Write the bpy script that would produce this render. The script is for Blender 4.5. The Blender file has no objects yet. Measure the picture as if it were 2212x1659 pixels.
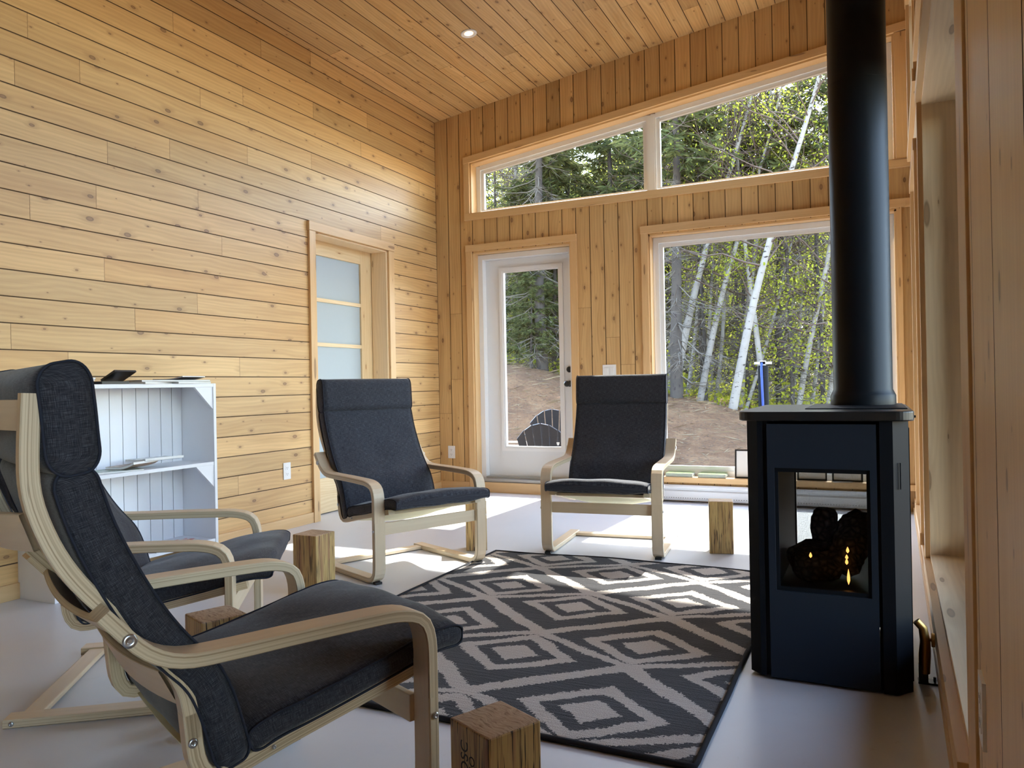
import bpy, math, random
import numpy as np
from mathutils import Vector, Matrix, noise as mnoise
random.seed(7); rng = np.random.default_rng(7)
scene = bpy.context.scene
COL = scene.collection
PI = math.pi

# ------------------------------------------------------------------ camera
YAW, PITCH, ROLL = 0.44069, 0.001773, -0.019057
FPX = 1657.19; CAMH = 0.955
cy_, sy_, cp_, sp_ = math.cos(YAW), math.sin(YAW), math.cos(PITCH), math.sin(PITCH)
d_ = Vector((-sy_*cp_, cy_*cp_, sp_)); r_ = Vector((cy_, sy_, 0)); u_ = r_.cross(d_)
r2 = r_*math.cos(ROLL)+u_*math.sin(ROLL); u2 = -r_*math.sin(ROLL)+u_*math.cos(ROLL)
cam = bpy.data.cameras.new('camera'); cam.sensor_width = 36; cam.sensor_fit = 'HORIZONTAL'
cam.lens = 36*FPX/2212; cam.clip_start = 0.02; cam.clip_end = 300
cam_o = bpy.data.objects.new('camera', cam); COL.objects.link(cam_o)
cam_o.matrix_world = Matrix(((r2.x, u2.x, -d_.x, 0), (r2.y, u2.y, -d_.y, 0), (r2.z, u2.z, -d_.z, CAMH), (0, 0, 0, 1)))
scene.camera = cam_o

# ------------------------------------------------------------------ light
EXPOSURE = 1.0
SUN, SKY = 9.0, 1.05
scene.view_settings.view_transform = 'Standard'; scene.view_settings.look = 'None'
scene.view_settings.exposure = EXPOSURE; scene.view_settings.gamma = 1.0
scene.view_settings.use_curve_mapping = False
w = bpy.data.worlds.new('world'); scene.world = w; w.use_nodes = True
nt = w.node_tree; bg = nt.nodes['Background']
sky = nt.nodes.new('ShaderNodeTexSky'); sky.sky_type = 'NISHITA'; sky.sun_disc = False
sky.sun_elevation = math.radians(46.4); sky.sun_rotation = 0.0; sky.air_density = 1.2; sky.dust_density = 0.7; sky.ozone_density = 1.0
hs = nt.nodes.new('ShaderNodeHueSaturation'); hs.inputs['Saturation'].default_value = 0.85
nt.links.new(sky.outputs[0], hs.inputs['Color']); nt.links.new(hs.outputs[0], bg.inputs[0]); bg.inputs[1].default_value = SKY
sl = bpy.data.lights.new('sun', 'SUN'); sl.energy = SUN; sl.angle = math.radians(0.6); sl.color = (1.0, 0.95, 0.86)
so = bpy.data.objects.new('sun', sl); COL.objects.link(so)
sun_dir = Vector((-0.03, -1.0, -1.05)).normalized()
so.rotation_euler = sun_dir.to_track_quat('-Z', 'Y').to_euler(); so.location = (0, 20, 20)
cy = scene.cycles
cy.use_denoising = True; cy.use_adaptive_sampling = True; cy.adaptive_threshold = 0.03; cy.max_bounces = 9; cy.diffuse_bounces = 5; cy.glossy_bounces = 4
cy.transmission_bounces = 6; cy.transparent_max_bounces = 12; cy.sample_clamp_indirect = 6.0
cy.caustics_reflective = False; cy.caustics_refractive = False

# ------------------------------------------------------------------ node helpers
def newmat(name):
    m = bpy.data.materials.new(name); m.use_nodes = True
    t = m.node_tree; b = t.nodes['Principled BSDF']
    return m, t, b
class NT:
    def __init__(s, t): s.t = t
    def n(s, typ, **kw):
        x = s.t.nodes.new(typ)
        for k, v in kw.items(): setattr(x, k, v)
        return x
    def l(s, a, b): s.t.links.new(a, b)
    def set(s, sock, v):
        if isinstance(v, (int, float, tuple, list)): sock.default_value = v
        else: s.l(v, sock)
    def math(s, op, a, b=0.0, c=None, clamp=False):
        x = s.n('ShaderNodeMath', operation=op, use_clamp=clamp); s.set(x.inputs[0], a); s.set(x.inputs[1], b)
        if c is not None: s.set(x.inputs[2], c)
        return x.outputs[0]
    def mix(s, f, a, b, bt='MIX'):
        x = s.n('ShaderNodeMix', data_type='RGBA', blend_type=bt); s.set(x.inputs[0], f)
        s.set(x.inputs[6], a); s.set(x.inputs[7], b); return x.outputs[2]
    def comb(s, x_, y_, z_=0.0):
        x = s.n('ShaderNodeCombineXYZ'); s.set(x.inputs[0], x_); s.set(x.inputs[1], y_); s.set(x.inputs[2], z_); return x.outputs[0]
    def noise(s, vec, scale=1.0, detail=2.0, rough=0.5, dist=0.0):
        x = s.n('ShaderNodeTexNoise'); s.l(vec, x.inputs['Vector']); x.inputs['Scale'].default_value = scale
        x.inputs['Detail'].default_value = detail; x.inputs['Roughness'].default_value = rough
        x.inputs['Distortion'].default_value = dist; return x.outputs[0]
    def ramp(s, f, stops):
        x = s.n('ShaderNodeValToRGB'); s.l(f, x.inputs[0]); cr = x.color_ramp
        while len(cr.elements) < len(stops): cr.elements.new(0.5)
        for e, (p, c) in zip(cr.elements, stops): e.position = p; e.color = c if len(c) == 4 else (*c, 1)
        return x.outputs[0]
    def smooth(s, v, a, b):
        x = s.n('ShaderNodeMapRange', interpolation_type='SMOOTHSTEP'); s.l(v, x.inputs[0]) if not isinstance(v, float) else None
        s.set(x.inputs[1], a); s.set(x.inputs[2], b); x.inputs[3].default_value = 0; x.inputs[4].default_value = 1; return x.outputs[0]
    def uv(s):
        x = s.n('ShaderNodeUVMap'); x.uv_map = 'UVMap'; sp = s.n('ShaderNodeSeparateXYZ'); s.l(x.outputs[0], sp.inputs[0])
        return sp.outputs[0], sp.outputs[1]
    def obj(s):
        return s.n('ShaderNodeTexCoord').outputs['Object']
    def bump(s, b, h, strength=0.3, dist=0.002):
        x = s.n('ShaderNodeBump'); x.inputs['Strength'].default_value = strength; x.inputs['Distance'].default_value = dist
        s.l(h, x.inputs['Height']); s.l(x.outputs[0], b.inputs['Normal'])

def plain(name, col, rough=0.5, metal=0.0, spec=0.5, bumpy=0.0, bscale=200):
    m, t, b = newmat(name); k = NT(t)
    b.inputs['Base Color'].default_value = (*col, 1); b.inputs['Roughness'].default_value = rough
    b.inputs['Metallic'].default_value = metal; b.inputs['Specular IOR Level'].default_value = spec
    o = k.obj(); n = k.noise(o, bscale*0.15, 3)
    c = k.mix(k.math('MULTIPLY', n, 0.12), (*col, 1), (col[0]*0.8, col[1]*0.8, col[2]*0.8, 1)); k.l(c, b.inputs['Base Color'])
    if bumpy: k.bump(b, k.noise(o, bscale, 3), bumpy, 0.001)
    return m

def wood(name, c1, c2, cdark, knots=1.0, rough=0.42, tint=True, grain=0.5, knotd=4.5, knotcol=(0.16, 0.085, 0.04)):
    m, t, b = newmat(name); k = NT(t)
    u, v = k.uv()
    # knots
    vo = k.n('ShaderNodeTexVoronoi', voronoi_dimensions='2D', feature='F1'); vo.inputs['Scale'].default_value = 1
    k.l(k.comb(k.math('MULTIPLY', u, knotd), k.math('MULTIPLY', v, 8.5)), vo.inputs['Vector'])
    d = vo.outputs['Distance']; sc = k.n('ShaderNodeSeparateXYZ'); k.l(vo.outputs['Color'], sc.inputs[0])
    rr = k.math('MULTIPLY_ADD', k.math('POWER', sc.outputs[0], 2.5), 0.095, 0.018)
    rr = k.math('MULTIPLY', rr, k.math('GREATER_THAN', sc.outputs[1], 0.18))
    rr = k.math('ADD', rr, 0.0001)
    q = k.math('DIVIDE', d, rr)
    core = k.math('SUBTRACT', 1.0, k.smooth(q, 0.75, 1.15))
    ring = k.math('MULTIPLY', k.smooth(q, 0.45, 0.85), core)
    halo = k.math('SUBTRACT', 1.0, k.smooth(q, 0.9, 3.6))
    # grain
    warp = k.math('MULTIPLY', k.math('SUBTRACT', k.noise(k.comb(k.math('MULTIPLY', u, 1.3), k.math('MULTIPLY', v, 6)), 1, 2), 0.5), 0.12)
    kw = k.math('MULTIPLY', halo, 0.012)
    vv = k.math('ADD', k.math('ADD', v, warp), kw)
    rings = k.math('SINE', k.math('MULTIPLY', vv, 260.0))
    rings = k.math('MULTIPLY_ADD', rings, 0.5, 0.5)
    fine = k.noise(k.comb(k.math('MULTIPLY', u, 3.0), k.math('MULTIPLY', v, 160)), 1, 4, 0.6)
    broad = k.noise(k.comb(k.math('MULTIPLY', u, 1.1), k.math('MULTIPLY', vv, 14)), 1, 3, 0.55)
    col = k.mix(k.smooth(broad, 0.25, 0.8), (*c1, 1), (*c2, 1))
    col = k.mix(k.math('MULTIPLY', rings, 0.22*grain), col, (*cdark, 1))
    col = k.mix(k.math('MULTIPLY', k.smooth(fine, 0.45, 0.8), 0.35*grain), col, (*cdark, 1))
    if knots > 0:
        col = k.mix(k.math('MULTIPLY', halo, 0.30*knots), col, (*cdark, 1))
        kc = k.mix(ring, (knotcol[0]*1.7, knotcol[1]*1.75, knotcol[2]*1.8, 1), (*knotcol, 1))
        col = k.mix(k.math('MULTIPLY', core, 0.85*knots), col, kc)
    if tint:
        at = k.n('ShaderNodeAttribute'); at.attribute_name = 'tint'
        col = k.mix(1.0, col, at.outputs['Color'], 'MULTIPLY')
    k.l(col, b.inputs['Base Color']); b.inputs['Roughness'].default_value = rough
    k.bump(b, k.math('ADD', k.math('MULTIPLY', rings, 0.15), fine), 0.08, 0.001)
    return m

WALLW = wood('knotty_cedar_boards', (0.66, 0.44, 0.205), (0.54, 0.335, 0.145), (0.29, 0.155, 0.06), grain=0.75)
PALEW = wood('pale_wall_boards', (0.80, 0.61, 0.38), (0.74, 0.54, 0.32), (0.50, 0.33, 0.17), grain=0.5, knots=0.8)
TRIM = wood('clear_trim_wood', (0.70, 0.47, 0.24), (0.63, 0.40, 0.19), (0.45, 0.26, 0.11), knots=0.9, tint=False, grain=0.35, knotd=1.3)
PINE = wood('pine_door_wood', (0.76, 0.60, 0.37), (0.72, 0.53, 0.30), (0.50, 0.30, 0.12), knots=1.0, tint=False, grain=0.9, knotd=2.0, knotcol=(0.2, 0.08, 0.03))
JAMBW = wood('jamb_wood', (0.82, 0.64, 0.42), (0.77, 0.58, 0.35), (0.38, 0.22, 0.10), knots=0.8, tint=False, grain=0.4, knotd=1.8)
GROOVE = plain('groove_brown', (0.10, 0.055, 0.025), 0.8)
BIRCH = wood('birch_veneer', (0.73, 0.59, 0.42), (0.68, 0.53, 0.36), (0.50, 0.36, 0.22), knots=0.0, tint=False, grain=0.35, rough=0.38)

def ply_mat():
    m, t, b = newmat('birch_laminated_edge'); k = NT(t); u, v = k.uv()
    st = k.noise(k.comb(k.math('MULTIPLY', u, 0.6), k.math('MULTIPLY', v, 330)), 1, 2, 0.4)
    bl = k.noise(k.comb(k.math('MULTIPLY', u, 8), k.math('MULTIPLY', v, 300)), 1, 2, 0.5)
    col = k.ramp(st, [(0.3, (0.36, 0.26, 0.155)), (0.48, (0.60, 0.49, 0.33)), (0.62, (0.66, 0.55, 0.38)), (0.75, (0.44, 0.33, 0.20))])
    col = k.mix(k.smooth(bl, 0.72, 0.82), col, (0.12, 0.07, 0.04, 1))
    k.l(col, b.inputs['Base Color']); b.inputs['Roughness'].default_value = 0.45
    return m
PLY = ply_mat()

def fabric_mat():
    m, t, b = newmat('charcoal_woven_fabric'); k = NT(t); u, v = k.uv()
    a = k.noise(k.comb(k.math('MULTIPLY', u, 45), k.math('MULTIPLY', v, 900)), 1, 3, 0.7)
    c = k.noise(k.comb(k.math('MULTIPLY', u, 900), k.math('MULTIPLY', v, 45)), 1, 3, 0.7)
    f = k.math('MULTIPLY', k.math('ADD', a, c), 0.5)
    col = k.ramp(f, [(0.38, (0.011, 0.012, 0.018)), (0.5, (0.033, 0.035, 0.046)), (0.64, (0.10, 0.105, 0.125))])
    k.l(col, b.inputs['Base Color']); b.inputs['Roughness'].default_value = 0.85
    b.inputs['Specular IOR Level'].default_value = 0.2
    b.inputs['Sheen Weight'].default_value = 0.25; b.inputs['Sheen Roughness'].default_value = 0.4
    wr = k.noise(k.comb(k.math('MULTIPLY', u, 9), k.math('MULTIPLY', v, 6)), 1, 3, 0.5, 0.6)
    h = k.math('ADD', k.math('MULTIPLY', f, 0.12), wr)
    k.bump(b, h, 0.5, 0.010)
    return m
FABRIC = fabric_mat()
PIPING = plain('navy_piping', (0.026, 0.030, 0.046), 0.8, spec=0.2)
CREAM = plain('cream_webbing', (0.72, 0.70, 0.50), 0.8, spec=0.2)
RUBBER = plain('black_rubber', (0.012, 0.012, 0.013), 0.6)
STEEL = plain('zinc_bolt_steel', (0.55, 0.58, 0.62), 0.3, 1.0)
def floor_mat():
    m, t, b = newmat('grey_sheet_floor'); k = NT(t); o = k.obj()
    n = k.noise(o, 1.6, 5, 0.6, 0.8); s = k.noise(o, 30, 3)
    col = k.ramp(n, [(0.3, (0.60, 0.625, 0.69)), (0.7, (0.65, 0.675, 0.735))])
    sc = k.noise(k.n('ShaderNodeTexCoord').outputs['Object'], 7, 6, 0.75, 1.5)
    col = k.mix(k.math('MULTIPLY', k.smooth(sc, 0.62, 0.72), 0.25), col, (0.34, 0.31, 0.31, 1))
    k.l(col, b.inputs['Base Color']); b.inputs['Specular IOR Level'].default_value = 0.6
    k.l(k.math('MULTIPLY_ADD', n, 0.12, 0.27), b.inputs['Roughness'])
    k.bump(b, s, 0.04, 0.001)
    return m
FLOOR = floor_mat()
WHITE = plain('white_paint', (0.80, 0.81, 0.83), 0.45)
VINYL = plain('white_vinyl', (0.78, 0.79, 0.80), 0.35)
DOORW = plain('white_door_skin', (0.74, 0.75, 0.77), 0.4, bumpy=0.1, bscale=400)
HEATW = plain('white_enamel_metal', (0.72, 0.74, 0.77), 0.3)
SHELFW = plain('white_shelf_paint', (0.78, 0.79, 0.83), 0.5, bumpy=0.12, bscale=90)
ALU = plain('grey_threshold', (0.42, 0.42, 0.42), 0.4, 0.3)
STOVE = plain('matte_black_steel', (0.005, 0.0065, 0.010), 0.5, 0.0, 0.15, bumpy=0.05, bscale=900)
STOVEP = plain('stove_front_steel', (0.012, 0.018, 0.030), 0.55, 0.0, 0.22, bumpy=0.05, bscale=900)
PIPEM = plain('black_stove_pipe', (0.006, 0.009, 0.013), 0.42, 0.0, 0.2)
LOGM = None
BLACK = plain('black_plastic', (0.015, 0.015, 0.016), 0.35)
BRASS = plain('brass', (0.55, 0.33, 0.10), 0.35, 1.0)
PAPER = plain('white_paper', (0.75, 0.75, 0.74), 0.6)
def glass_mat(name, tintc=(0.93, 0.96, 0.95), refl=1.0):
    m = bpy.data.materials.new(name); m.use_nodes = True; t = m.node_tree; t.nodes.clear(); k = NT(t)
    o = k.n('ShaderNodeOutputMaterial'); tr = k.n('ShaderNodeBsdfTransparent'); tr.inputs[0].default_value = (*tintc, 1)
    gl = k.n('ShaderNodeBsdfGlossy'); gl.inputs['Roughness'].default_value = 0.02
    fr = k.n('ShaderNodeFresnel'); fr.inputs[0].default_value = 1.45
    mx = k.n('ShaderNodeMixShader'); k.l(k.math('MULTIPLY', fr.outputs[0], refl), mx.inputs[0])
    k.l(tr.outputs[0], mx.inputs[1]); k.l(gl.outputs[0], mx.inputs[2]); k.l(mx.outputs[0], o.inputs[0])
    return m
GLASS = glass_mat('window_glass')
FROST = plain('frosted_glass', (0.40, 0.47, 0.51), 0.55)
def screen_mat():
    m = bpy.data.materials.new('wire_screen'); m.use_nodes = True; t = m.node_tree; t.nodes.clear(); k = NT(t)
    o = k.n('ShaderNodeOutputMaterial'); tr = k.n('ShaderNodeBsdfTransparent')
    df = k.n('ShaderNodeBsdfDiffuse'); df.inputs[0].default_value = (0.02, 0.02, 0.02, 1)
    u, v = k.uv()
    a = k.math('GREATER_THAN', k.math('FRACT', k.math('MULTIPLY', u, 400)), 0.8)
    c = k.math('GREATER_THAN', k.math('FRACT', k.math('MULTIPLY', v, 400)), 0.8)
    mx = k.n('ShaderNodeMixShader'); k.l(k.math('MAXIMUM', a, c), mx.inputs[0]); k.l(tr.outputs[0], mx.inputs[1]); k.l(df.outputs[0], mx.inputs[2])
    k.l(mx.outputs[0], o.inputs[0]); return m
SCREEN = screen_mat()
def emit(name, col, s):
    m = bpy.data.materials.new(name); m.use_nodes = True; t = m.node_tree; b = t.nodes['Principled BSDF']
    b.inputs['Base Color'].default_value = (*col, 1); b.inputs['Emission Color'].default_value = (*col, 1); b.inputs['Emission Strength'].default_value = s
    return m
LAMP = emit('warm_lamp', (1.0, 0.72, 0.42), 1.6)
LAMPC = emit('warm_lamp_core', (1.0, 0.92, 0.65), 3.0)
FLAME = emit('flame', (1.0, 0.42, 0.10), 1.6)

def psl_side():
    m, t, b = newmat('strand_lumber_side'); k = NT(t); u, v = k.uv()
    w1 = k.math('MULTIPLY', k.math('SUBTRACT', k.noise(k.comb(k.math('MULTIPLY', u, 5), k.math('MULTIPLY', v, 20)), 1, 2), 0.5), 0.02)
    vv = k.math('ADD', v, w1)
    a = k.noise(k.comb(k.math('MULTIPLY', u, 3.5), k.math('MULTIPLY', vv, 110)), 1, 3, 0.6)
    c = k.noise(k.comb(k.math('MULTIPLY', u, 2.0), k.math('MULTIPLY', vv, 60)), 3.1, 2, 0.5)
    e = k.noise(k.comb(k.math('MULTIPLY', u, 2.5), k.math('MULTIPLY', vv, 30)), 1, 2, 0.5)
    col = k.ramp(e, [(0.3, (0.42, 0.25, 0.09)), (0.5, (0.55, 0.38, 0.15)), (0.7, (0.36, 0.19, 0.09))])
    col = k.mix(k.math('MULTIPLY', k.smooth(a, 0.52, 0.7), 0.75), col, (0.14, 0.07, 0.03, 1))
    col = k.mix(k.smooth(c, 0.58, 0.62), col, (0.03, 0.016, 0.01, 1))
    k.l(col, b.inputs['Base Color']); b.inputs['Roughness'].default_value = 0.4; k.bump(b, a, 0.3, 0.002)
    return m
def psl_top():
    m, t, b = newmat('strand_lumber_end'); k = NT(t); u, v = k.uv()
    w1 = k.math('MULTIPLY', k.math('SUBTRACT', k.noise(k.comb(u, v), 16, 3), 0.5), 0.05)
    a = k.noise(k.comb(k.math('MULTIPLY', k.math('ADD', u, w1), 30), k.math('MULTIPLY', k.math('ADD', v, w1), 190)), 1, 3, 0.6)
    col = k.ramp(a, [(0.3, (0.20, 0.12, 0.07)), (0.45, (0.46, 0.33, 0.22)), (0.62, (0.58, 0.45, 0.32)), (0.75, (0.40, 0.27, 0.17))])
    k.l(col, b.inputs['Base Color']); b.inputs['Roughness'].default_value = 0.6; k.bump(b, a, 0.4, 0.002)
    return m
PSLS, PSLT = psl_side(), psl_top()

def rug_mat():
    m, t, b = newmat('diamond_pile_rug'); k = NT(t)
    u, v = k.uv()
    n1 = k.n('ShaderNodeTexNoise'); n1.inputs['Scale'].default_value = 9; n1.inputs['Detail'].default_value = 2
    k.l(k.comb(u, v), n1.inputs['Vector']); s = k.n('ShaderNodeSeparateXYZ'); k.l(n1.outputs['Color'], s.inputs[0])
    n2 = k.n('ShaderNodeTexNoise'); n2.inputs['Scale'].default_value = 120; n2.inputs['Detail'].default_value = 2
    k.l(k.comb(u, v), n2.inputs['Vector']); s2 = k.n('ShaderNodeSeparateXYZ'); k.l(n2.outputs['Color'], s2.inputs[0])
    uu = k.math('ADD', u, k.math('ADD', k.math('MULTIPLY_ADD', s.outputs[0], 0.04, -0.02), k.math('MULTIPLY_ADD', s2.outputs[0], 0.034, -0.017)))
    vv = k.math('ADD', v, k.math('ADD', k.math('MULTIPLY_ADD', s.outputs[1], 0.04, -0.02), k.math('MULTIPLY_ADD', s2.outputs[1], 0.034, -0.017)))
    x = k.math('DIVIDE', k.math('ADD', uu, 0.755), 0.41)
    sv = k.math('DIVIDE', k.math('SUBTRACT', vv, 2.09), 0.59); fl_ = k.math('FLOOR', sv); f = k.math('MULTIPLY', k.math('SUBTRACT', sv, fl_), 0.59)
    ta = k.math('MINIMUM', k.math('DIVIDE', f, 0.365), 1.0); tb = k.math('MAXIMUM', k.math('DIVIDE', k.math('SUBTRACT', f, 0.365), 0.225), 0.0)
    y = k.math('ADD', k.math('MULTIPLY', fl_, 2.0), k.math('ADD', ta, tb))
    p = k.math('MULTIPLY', k.math('ADD', x, y), 0.5); q = k.math('MULTIPLY', k.math('SUBTRACT', x, y), 0.5)
    P_ = k.math('ROUND', p); Q_ = k.math('ROUND', q)
    fp = k.math('ABSOLUTE', k.math('SUBTRACT', p, P_)); fq = k.math('ABSOLUTE', k.math('SUBTRACT', q, Q_))
    dl = k.math('MULTIPLY', k.math('MAXIMUM', fp, fq), 2.0)
    tc = k.math('SUBTRACT', P_, Q_); par = k.math('FLOORED_MODULO', tc, 2.0)
    yc = k.math('ADD', k.math('MULTIPLY_ADD', tc, 0.295, 2.09), k.math('MULTIPLY', par, 0.07))
    dr = k.math('ADD', k.math('ABSOLUTE', k.math('SUBTRACT', x, k.math('ADD', P_, Q_))), k.math('DIVIDE', k.math('ABSOLUTE', k.math('SUBTRACT', vv, yc)), 0.35))
    d = k.math('MAXIMUM', k.math('MINIMUM', dr, 0.80), k.math('MULTIPLY', k.math('GREATER_THAN', dl, 0.895), 0.95))
    L, D = (0.53, 0.48, 0.44, 1), (0.040, 0.039, 0.044, 1)
    col = k.ramp(d, [(0.0, L), (0.225, L), (0.232, D), (0.395, D), (0.402, L), (0.57, L), (0.577, D), (0.88, D), (0.887, L), (1.0, L)])
    tuft = k.n('ShaderNodeTexNoise'); tuft.inputs['Scale'].default_value = 260; tuft.inputs['Detail'].default_value = 3; k.l(k.comb(u, v), tuft.inputs['Vector'])
    row = k.noise(k.comb(k.math('MULTIPLY', u, 6), k.math('MULTIPLY', v, 90)), 1, 3, 0.6)
    col = k.mix(k.math('MULTIPLY', k.smooth(tuft.outputs[0], 0.35, 0.7), 0.35), col, (0.30, 0.26, 0.23, 1), 'MULTIPLY')
    k.l(col, b.inputs['Base Color']); b.inputs['Roughness'].default_value = 0.95; b.inputs['Specular IOR Level'].default_value = 0.1
    b.inputs['Sheen Weight'].default_value = 0.15
    k.bump(b, k.math('ADD', tuft.outputs[0], k.math('MULTIPLY', row, 1.2)), 0.6, 0.008)
    return m
RUG = rug_mat()
RUGB = plain('rug_binding', (0.03, 0.03, 0.035), 0.9, spec=0.1, bumpy=0.6, bscale=300)

# ------------------------------------------------------------------ mesh builder
class MB:
    def __init__(s): s.v = []; s.f = []; s.m = []; s.uv = []; s.t = []; s.sm = []
    def face(s, pts, mat=0, uv=None, tint=1.0, smooth=False):
        i = len(s.v); s.v += [tuple(p) for p in pts]; s.f.append(tuple(range(i, i+len(pts)))); s.m.append(mat)
        s.uv.append(uv if uv else [(p[0], p[1]) for p in pts]); s.t.append(tint); s.sm.append(smooth)
    def box(s, x0, x1, y0, y1, z0, z1, mat=0, M=None, grain=None, off=None, endmat=None):
        lo = (x0, y0, z0); hi = (x1, y1, z1); dim = [hi[i]-lo[i] for i in range(3)]
        g = grain if grain is not None else dim.index(max(dim))
        if off is None: off = (random.random()*20, random.random()*20)
        P = lambda a, b, c: Vector((hi[0] if a else lo[0], hi[1] if b else lo[1], hi[2] if c else lo[2]))
        quads = [((0,0,0),(0,1,0),(1,1,0),(1,0,0)), ((0,0,1),(1,0,1),(1,1,1),(0,1,1)), ((0,0,0),(1,0,0),(1,0,1),(0,0,1)),
                 ((1,1,0),(0,1,0),(0,1,1),(1,1,1)), ((0,1,0),(0,0,0),(0,0,1),(0,1,1)), ((1,0,0),(1,1,0),(1,1,1),(1,0,1))]
        for fi, q in enumerate(quads):
            ps = [P(*c) for c in q]; na = (2, 2, 1, 1, 0, 0)[fi]
            if na == g: ua, va = [a for a in range(3) if a != g]
            else: ua = g; va = [a for a in range(3) if a not in (g, na)][0]
            uv = [(p[ua]+off[0], p[va]+off[1]+fi*0.37) for p in ps]
            if M is not None: ps = [M @ p for p in ps]
            s.face(ps, endmat if (endmat is not None and na == g) else mat, uv)
    def grid(s, P, mat=0, UV=None, closed_u=False, closed_v=False, smooth=True):
        nu, nv = len(P), len(P[0]); i0 = len(s.v)
        for r in P: s.v += [tuple(p) for p in r]
        for i in range(nu if closed_u else nu-1):
            for j in range(nv if closed_v else nv-1):
                a, b = i, (i+1) % nu; c, e = j, (j+1) % nv
                s.f.append((i0+a*nv+c, i0+b*nv+c, i0+b*nv+e, i0+a*nv+e)); s.m.append(mat)
                if UV: s.uv.append([UV[a][c], UV[a+1][c] if a+1 < len(UV) else UV[b][c], UV[min(a+1, len(UV)-1)][min(c+1, len(UV[0])-1)], UV[a][min(c+1, len(UV[0])-1)]])
                else: s.uv.append([(i*0.02, j*0.02), ((i+1)*0.02, j*0.02), ((i+1)*0.02, (j+1)*0.02), (i*0.02, (j+1)*0.02)])
                s.t.append(1.0); s.sm.append(smooth)
    def tube(s, pts, r, seg=8, mat=0, cap=True, smooth=True):
        pts = [Vector(p) for p in pts]; rs = r if isinstance(r, (list, tuple)) else [r]*len(pts)
        P = []; up = Vector((0, 0, 1)); prev = None
        for i, p in enumerate(pts):
            t = (pts[min(i+1, len(pts)-1)]-pts[max(i-1, 0)]).normalized()
            if prev is None:
                a = t.cross(up if abs(t.z) < 0.9 else Vector((1, 0, 0))).normalized()
            else: a = (prev - t*prev.dot(t)).normalized()
            prev = a; b = t.cross(a)
            P.append([p+(a*math.cos(2*PI*k/seg)+b*math.sin(2*PI*k/seg))*rs[i] for k in range(seg)])
        s.grid(P, mat, closed_v=True, smooth=smooth)
        if cap:
            s.face(P[0][::-1], mat); s.face(P[-1], mat)
    def lathe(s, prof, c=(0, 0, 0), seg=24, mat=0, axis='Z', cap=True):
        P = []
        for (r, h) in prof:
            row = []
            for k in range(seg):
                a = 2*PI*k/seg; x, y = r*math.cos(a), r*math.sin(a)
                if axis == 'Z': p = (c[0]+x, c[1]+y, c[2]+h)
                elif axis == 'Y': p = (c[0]+x, c[1]+h, c[2]+y)
                else: p = (c[0]+h, c[1]+x, c[2]+y)
                row.append(p)
            P.append(row)
        s.grid(P, mat, closed_v=True)
        if cap: s.face(P[0][::-1], mat); s.face(P[-1], mat)
    def build(s, name, mats, parent=None, bevel=0, bseg=2, loc=None, subsurf=0):
        me = bpy.data.meshes.new(name); me.from_pydata(s.v, [], s.f)
        for m in (mats if isinstance(mats, (list, tuple)) else [mats]): me.materials.append(m)
        me.polygons.foreach_set('material_index', s.m); me.polygons.foreach_set('use_smooth', s.sm)
        uvl = me.uv_layers.new(name='UVMap'); flat = [c for f in s.uv for p in f for c in p]; uvl.data.foreach_set('uv', flat)
        if any(t != 1.0 for t in s.t):
            at = me.color_attributes.new('tint', 'FLOAT_COLOR', 'CORNER'); arr = []
            for f, t in zip(s.f, s.t):
                c = (t, t, t, 1.0) if isinstance(t, float) else (*t, 1.0)
                arr += list(c)*len(f)
            at.data.foreach_set('color', arr)
        me.update()
        o = bpy.data.objects.new(name, me); COL.objects.link(o)
        if loc: o.location = loc
        if parent: o.parent = parent
        if bevel:
            b = o.modifiers.new('bevel', 'BEVEL'); b.width = bevel; b.segments = bseg; b.limit_method = 'ANGLE'; b.angle_limit = math.radians(40)
        return o

def weld(o, d=0.0001):
    m = o.modifiers.new('weld', 'WELD'); m.merge_threshold = d
    # weld must come before bevel
    if len(o.modifiers) > 1:
        o.modifiers.move(len(o.modifiers)-1, 0)
    return o
def tag(o, label, cat, group=None, kind=None):
    o['label'] = label; o['category'] = cat
    if group: o['group'] = group
    if kind: o['kind'] = kind
    return o
def struct(o): o['kind'] = 'structure'; return o
def empty(name, loc, rz=0.0):
    o = bpy.data.objects.new(name, None); COL.objects.link(o); o.location = loc; o.rotation_euler = (0, 0, rz); o.empty_display_size = 0.1
    return o
def copy_tree(o, parent=None):
    c = o.copy(); COL.objects.link(c)
    if parent: c.parent = parent
    for ch in [x for x in scene.objects if x.parent == o]: copy_tree(ch, c)
    return c
def bxo(name, mat, *a, parent=None, bevel=0.002, grain=None, **k):
    b = MB(); b.box(*a, grain=grain); return weld(b.build(name, mat, parent, bevel))
def interp(x, pts):
    if x <= pts[0][0]: return pts[0][1]
    for (a, b), (c, d) in zip(pts, pts[1:]):
        if x <= c: return b+(d-b)*(x-a)/(c-a)
    return pts[-1][1]

# ------------------------------------------------------------------ room dimensions
XL, XR, YB, YR = -3.65, 0.16, 6.15, -2.9
XE = 0.262          # where the right wall meets the back wall (it runs 1.1 degrees off square)
RWA = math.atan2(0.102, 4.65)
ceil_z = lambda x: 3.405+0.136*(x+3.65)
utop = lambda x: 2.978+0.1285*(x+3.286)      # slanted head of the upper window opening
BW = 0.1245
def btint():
    a = random.gauss(1.0, 0.07); h = random.gauss(0, 0.045)
    if random.random() < 0.06: a -= 0.16
    return (max(0.72, a), max(0.7, a-abs(h)*0.7), max(0.65, a-abs(h)*1.6-0.01))

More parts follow.
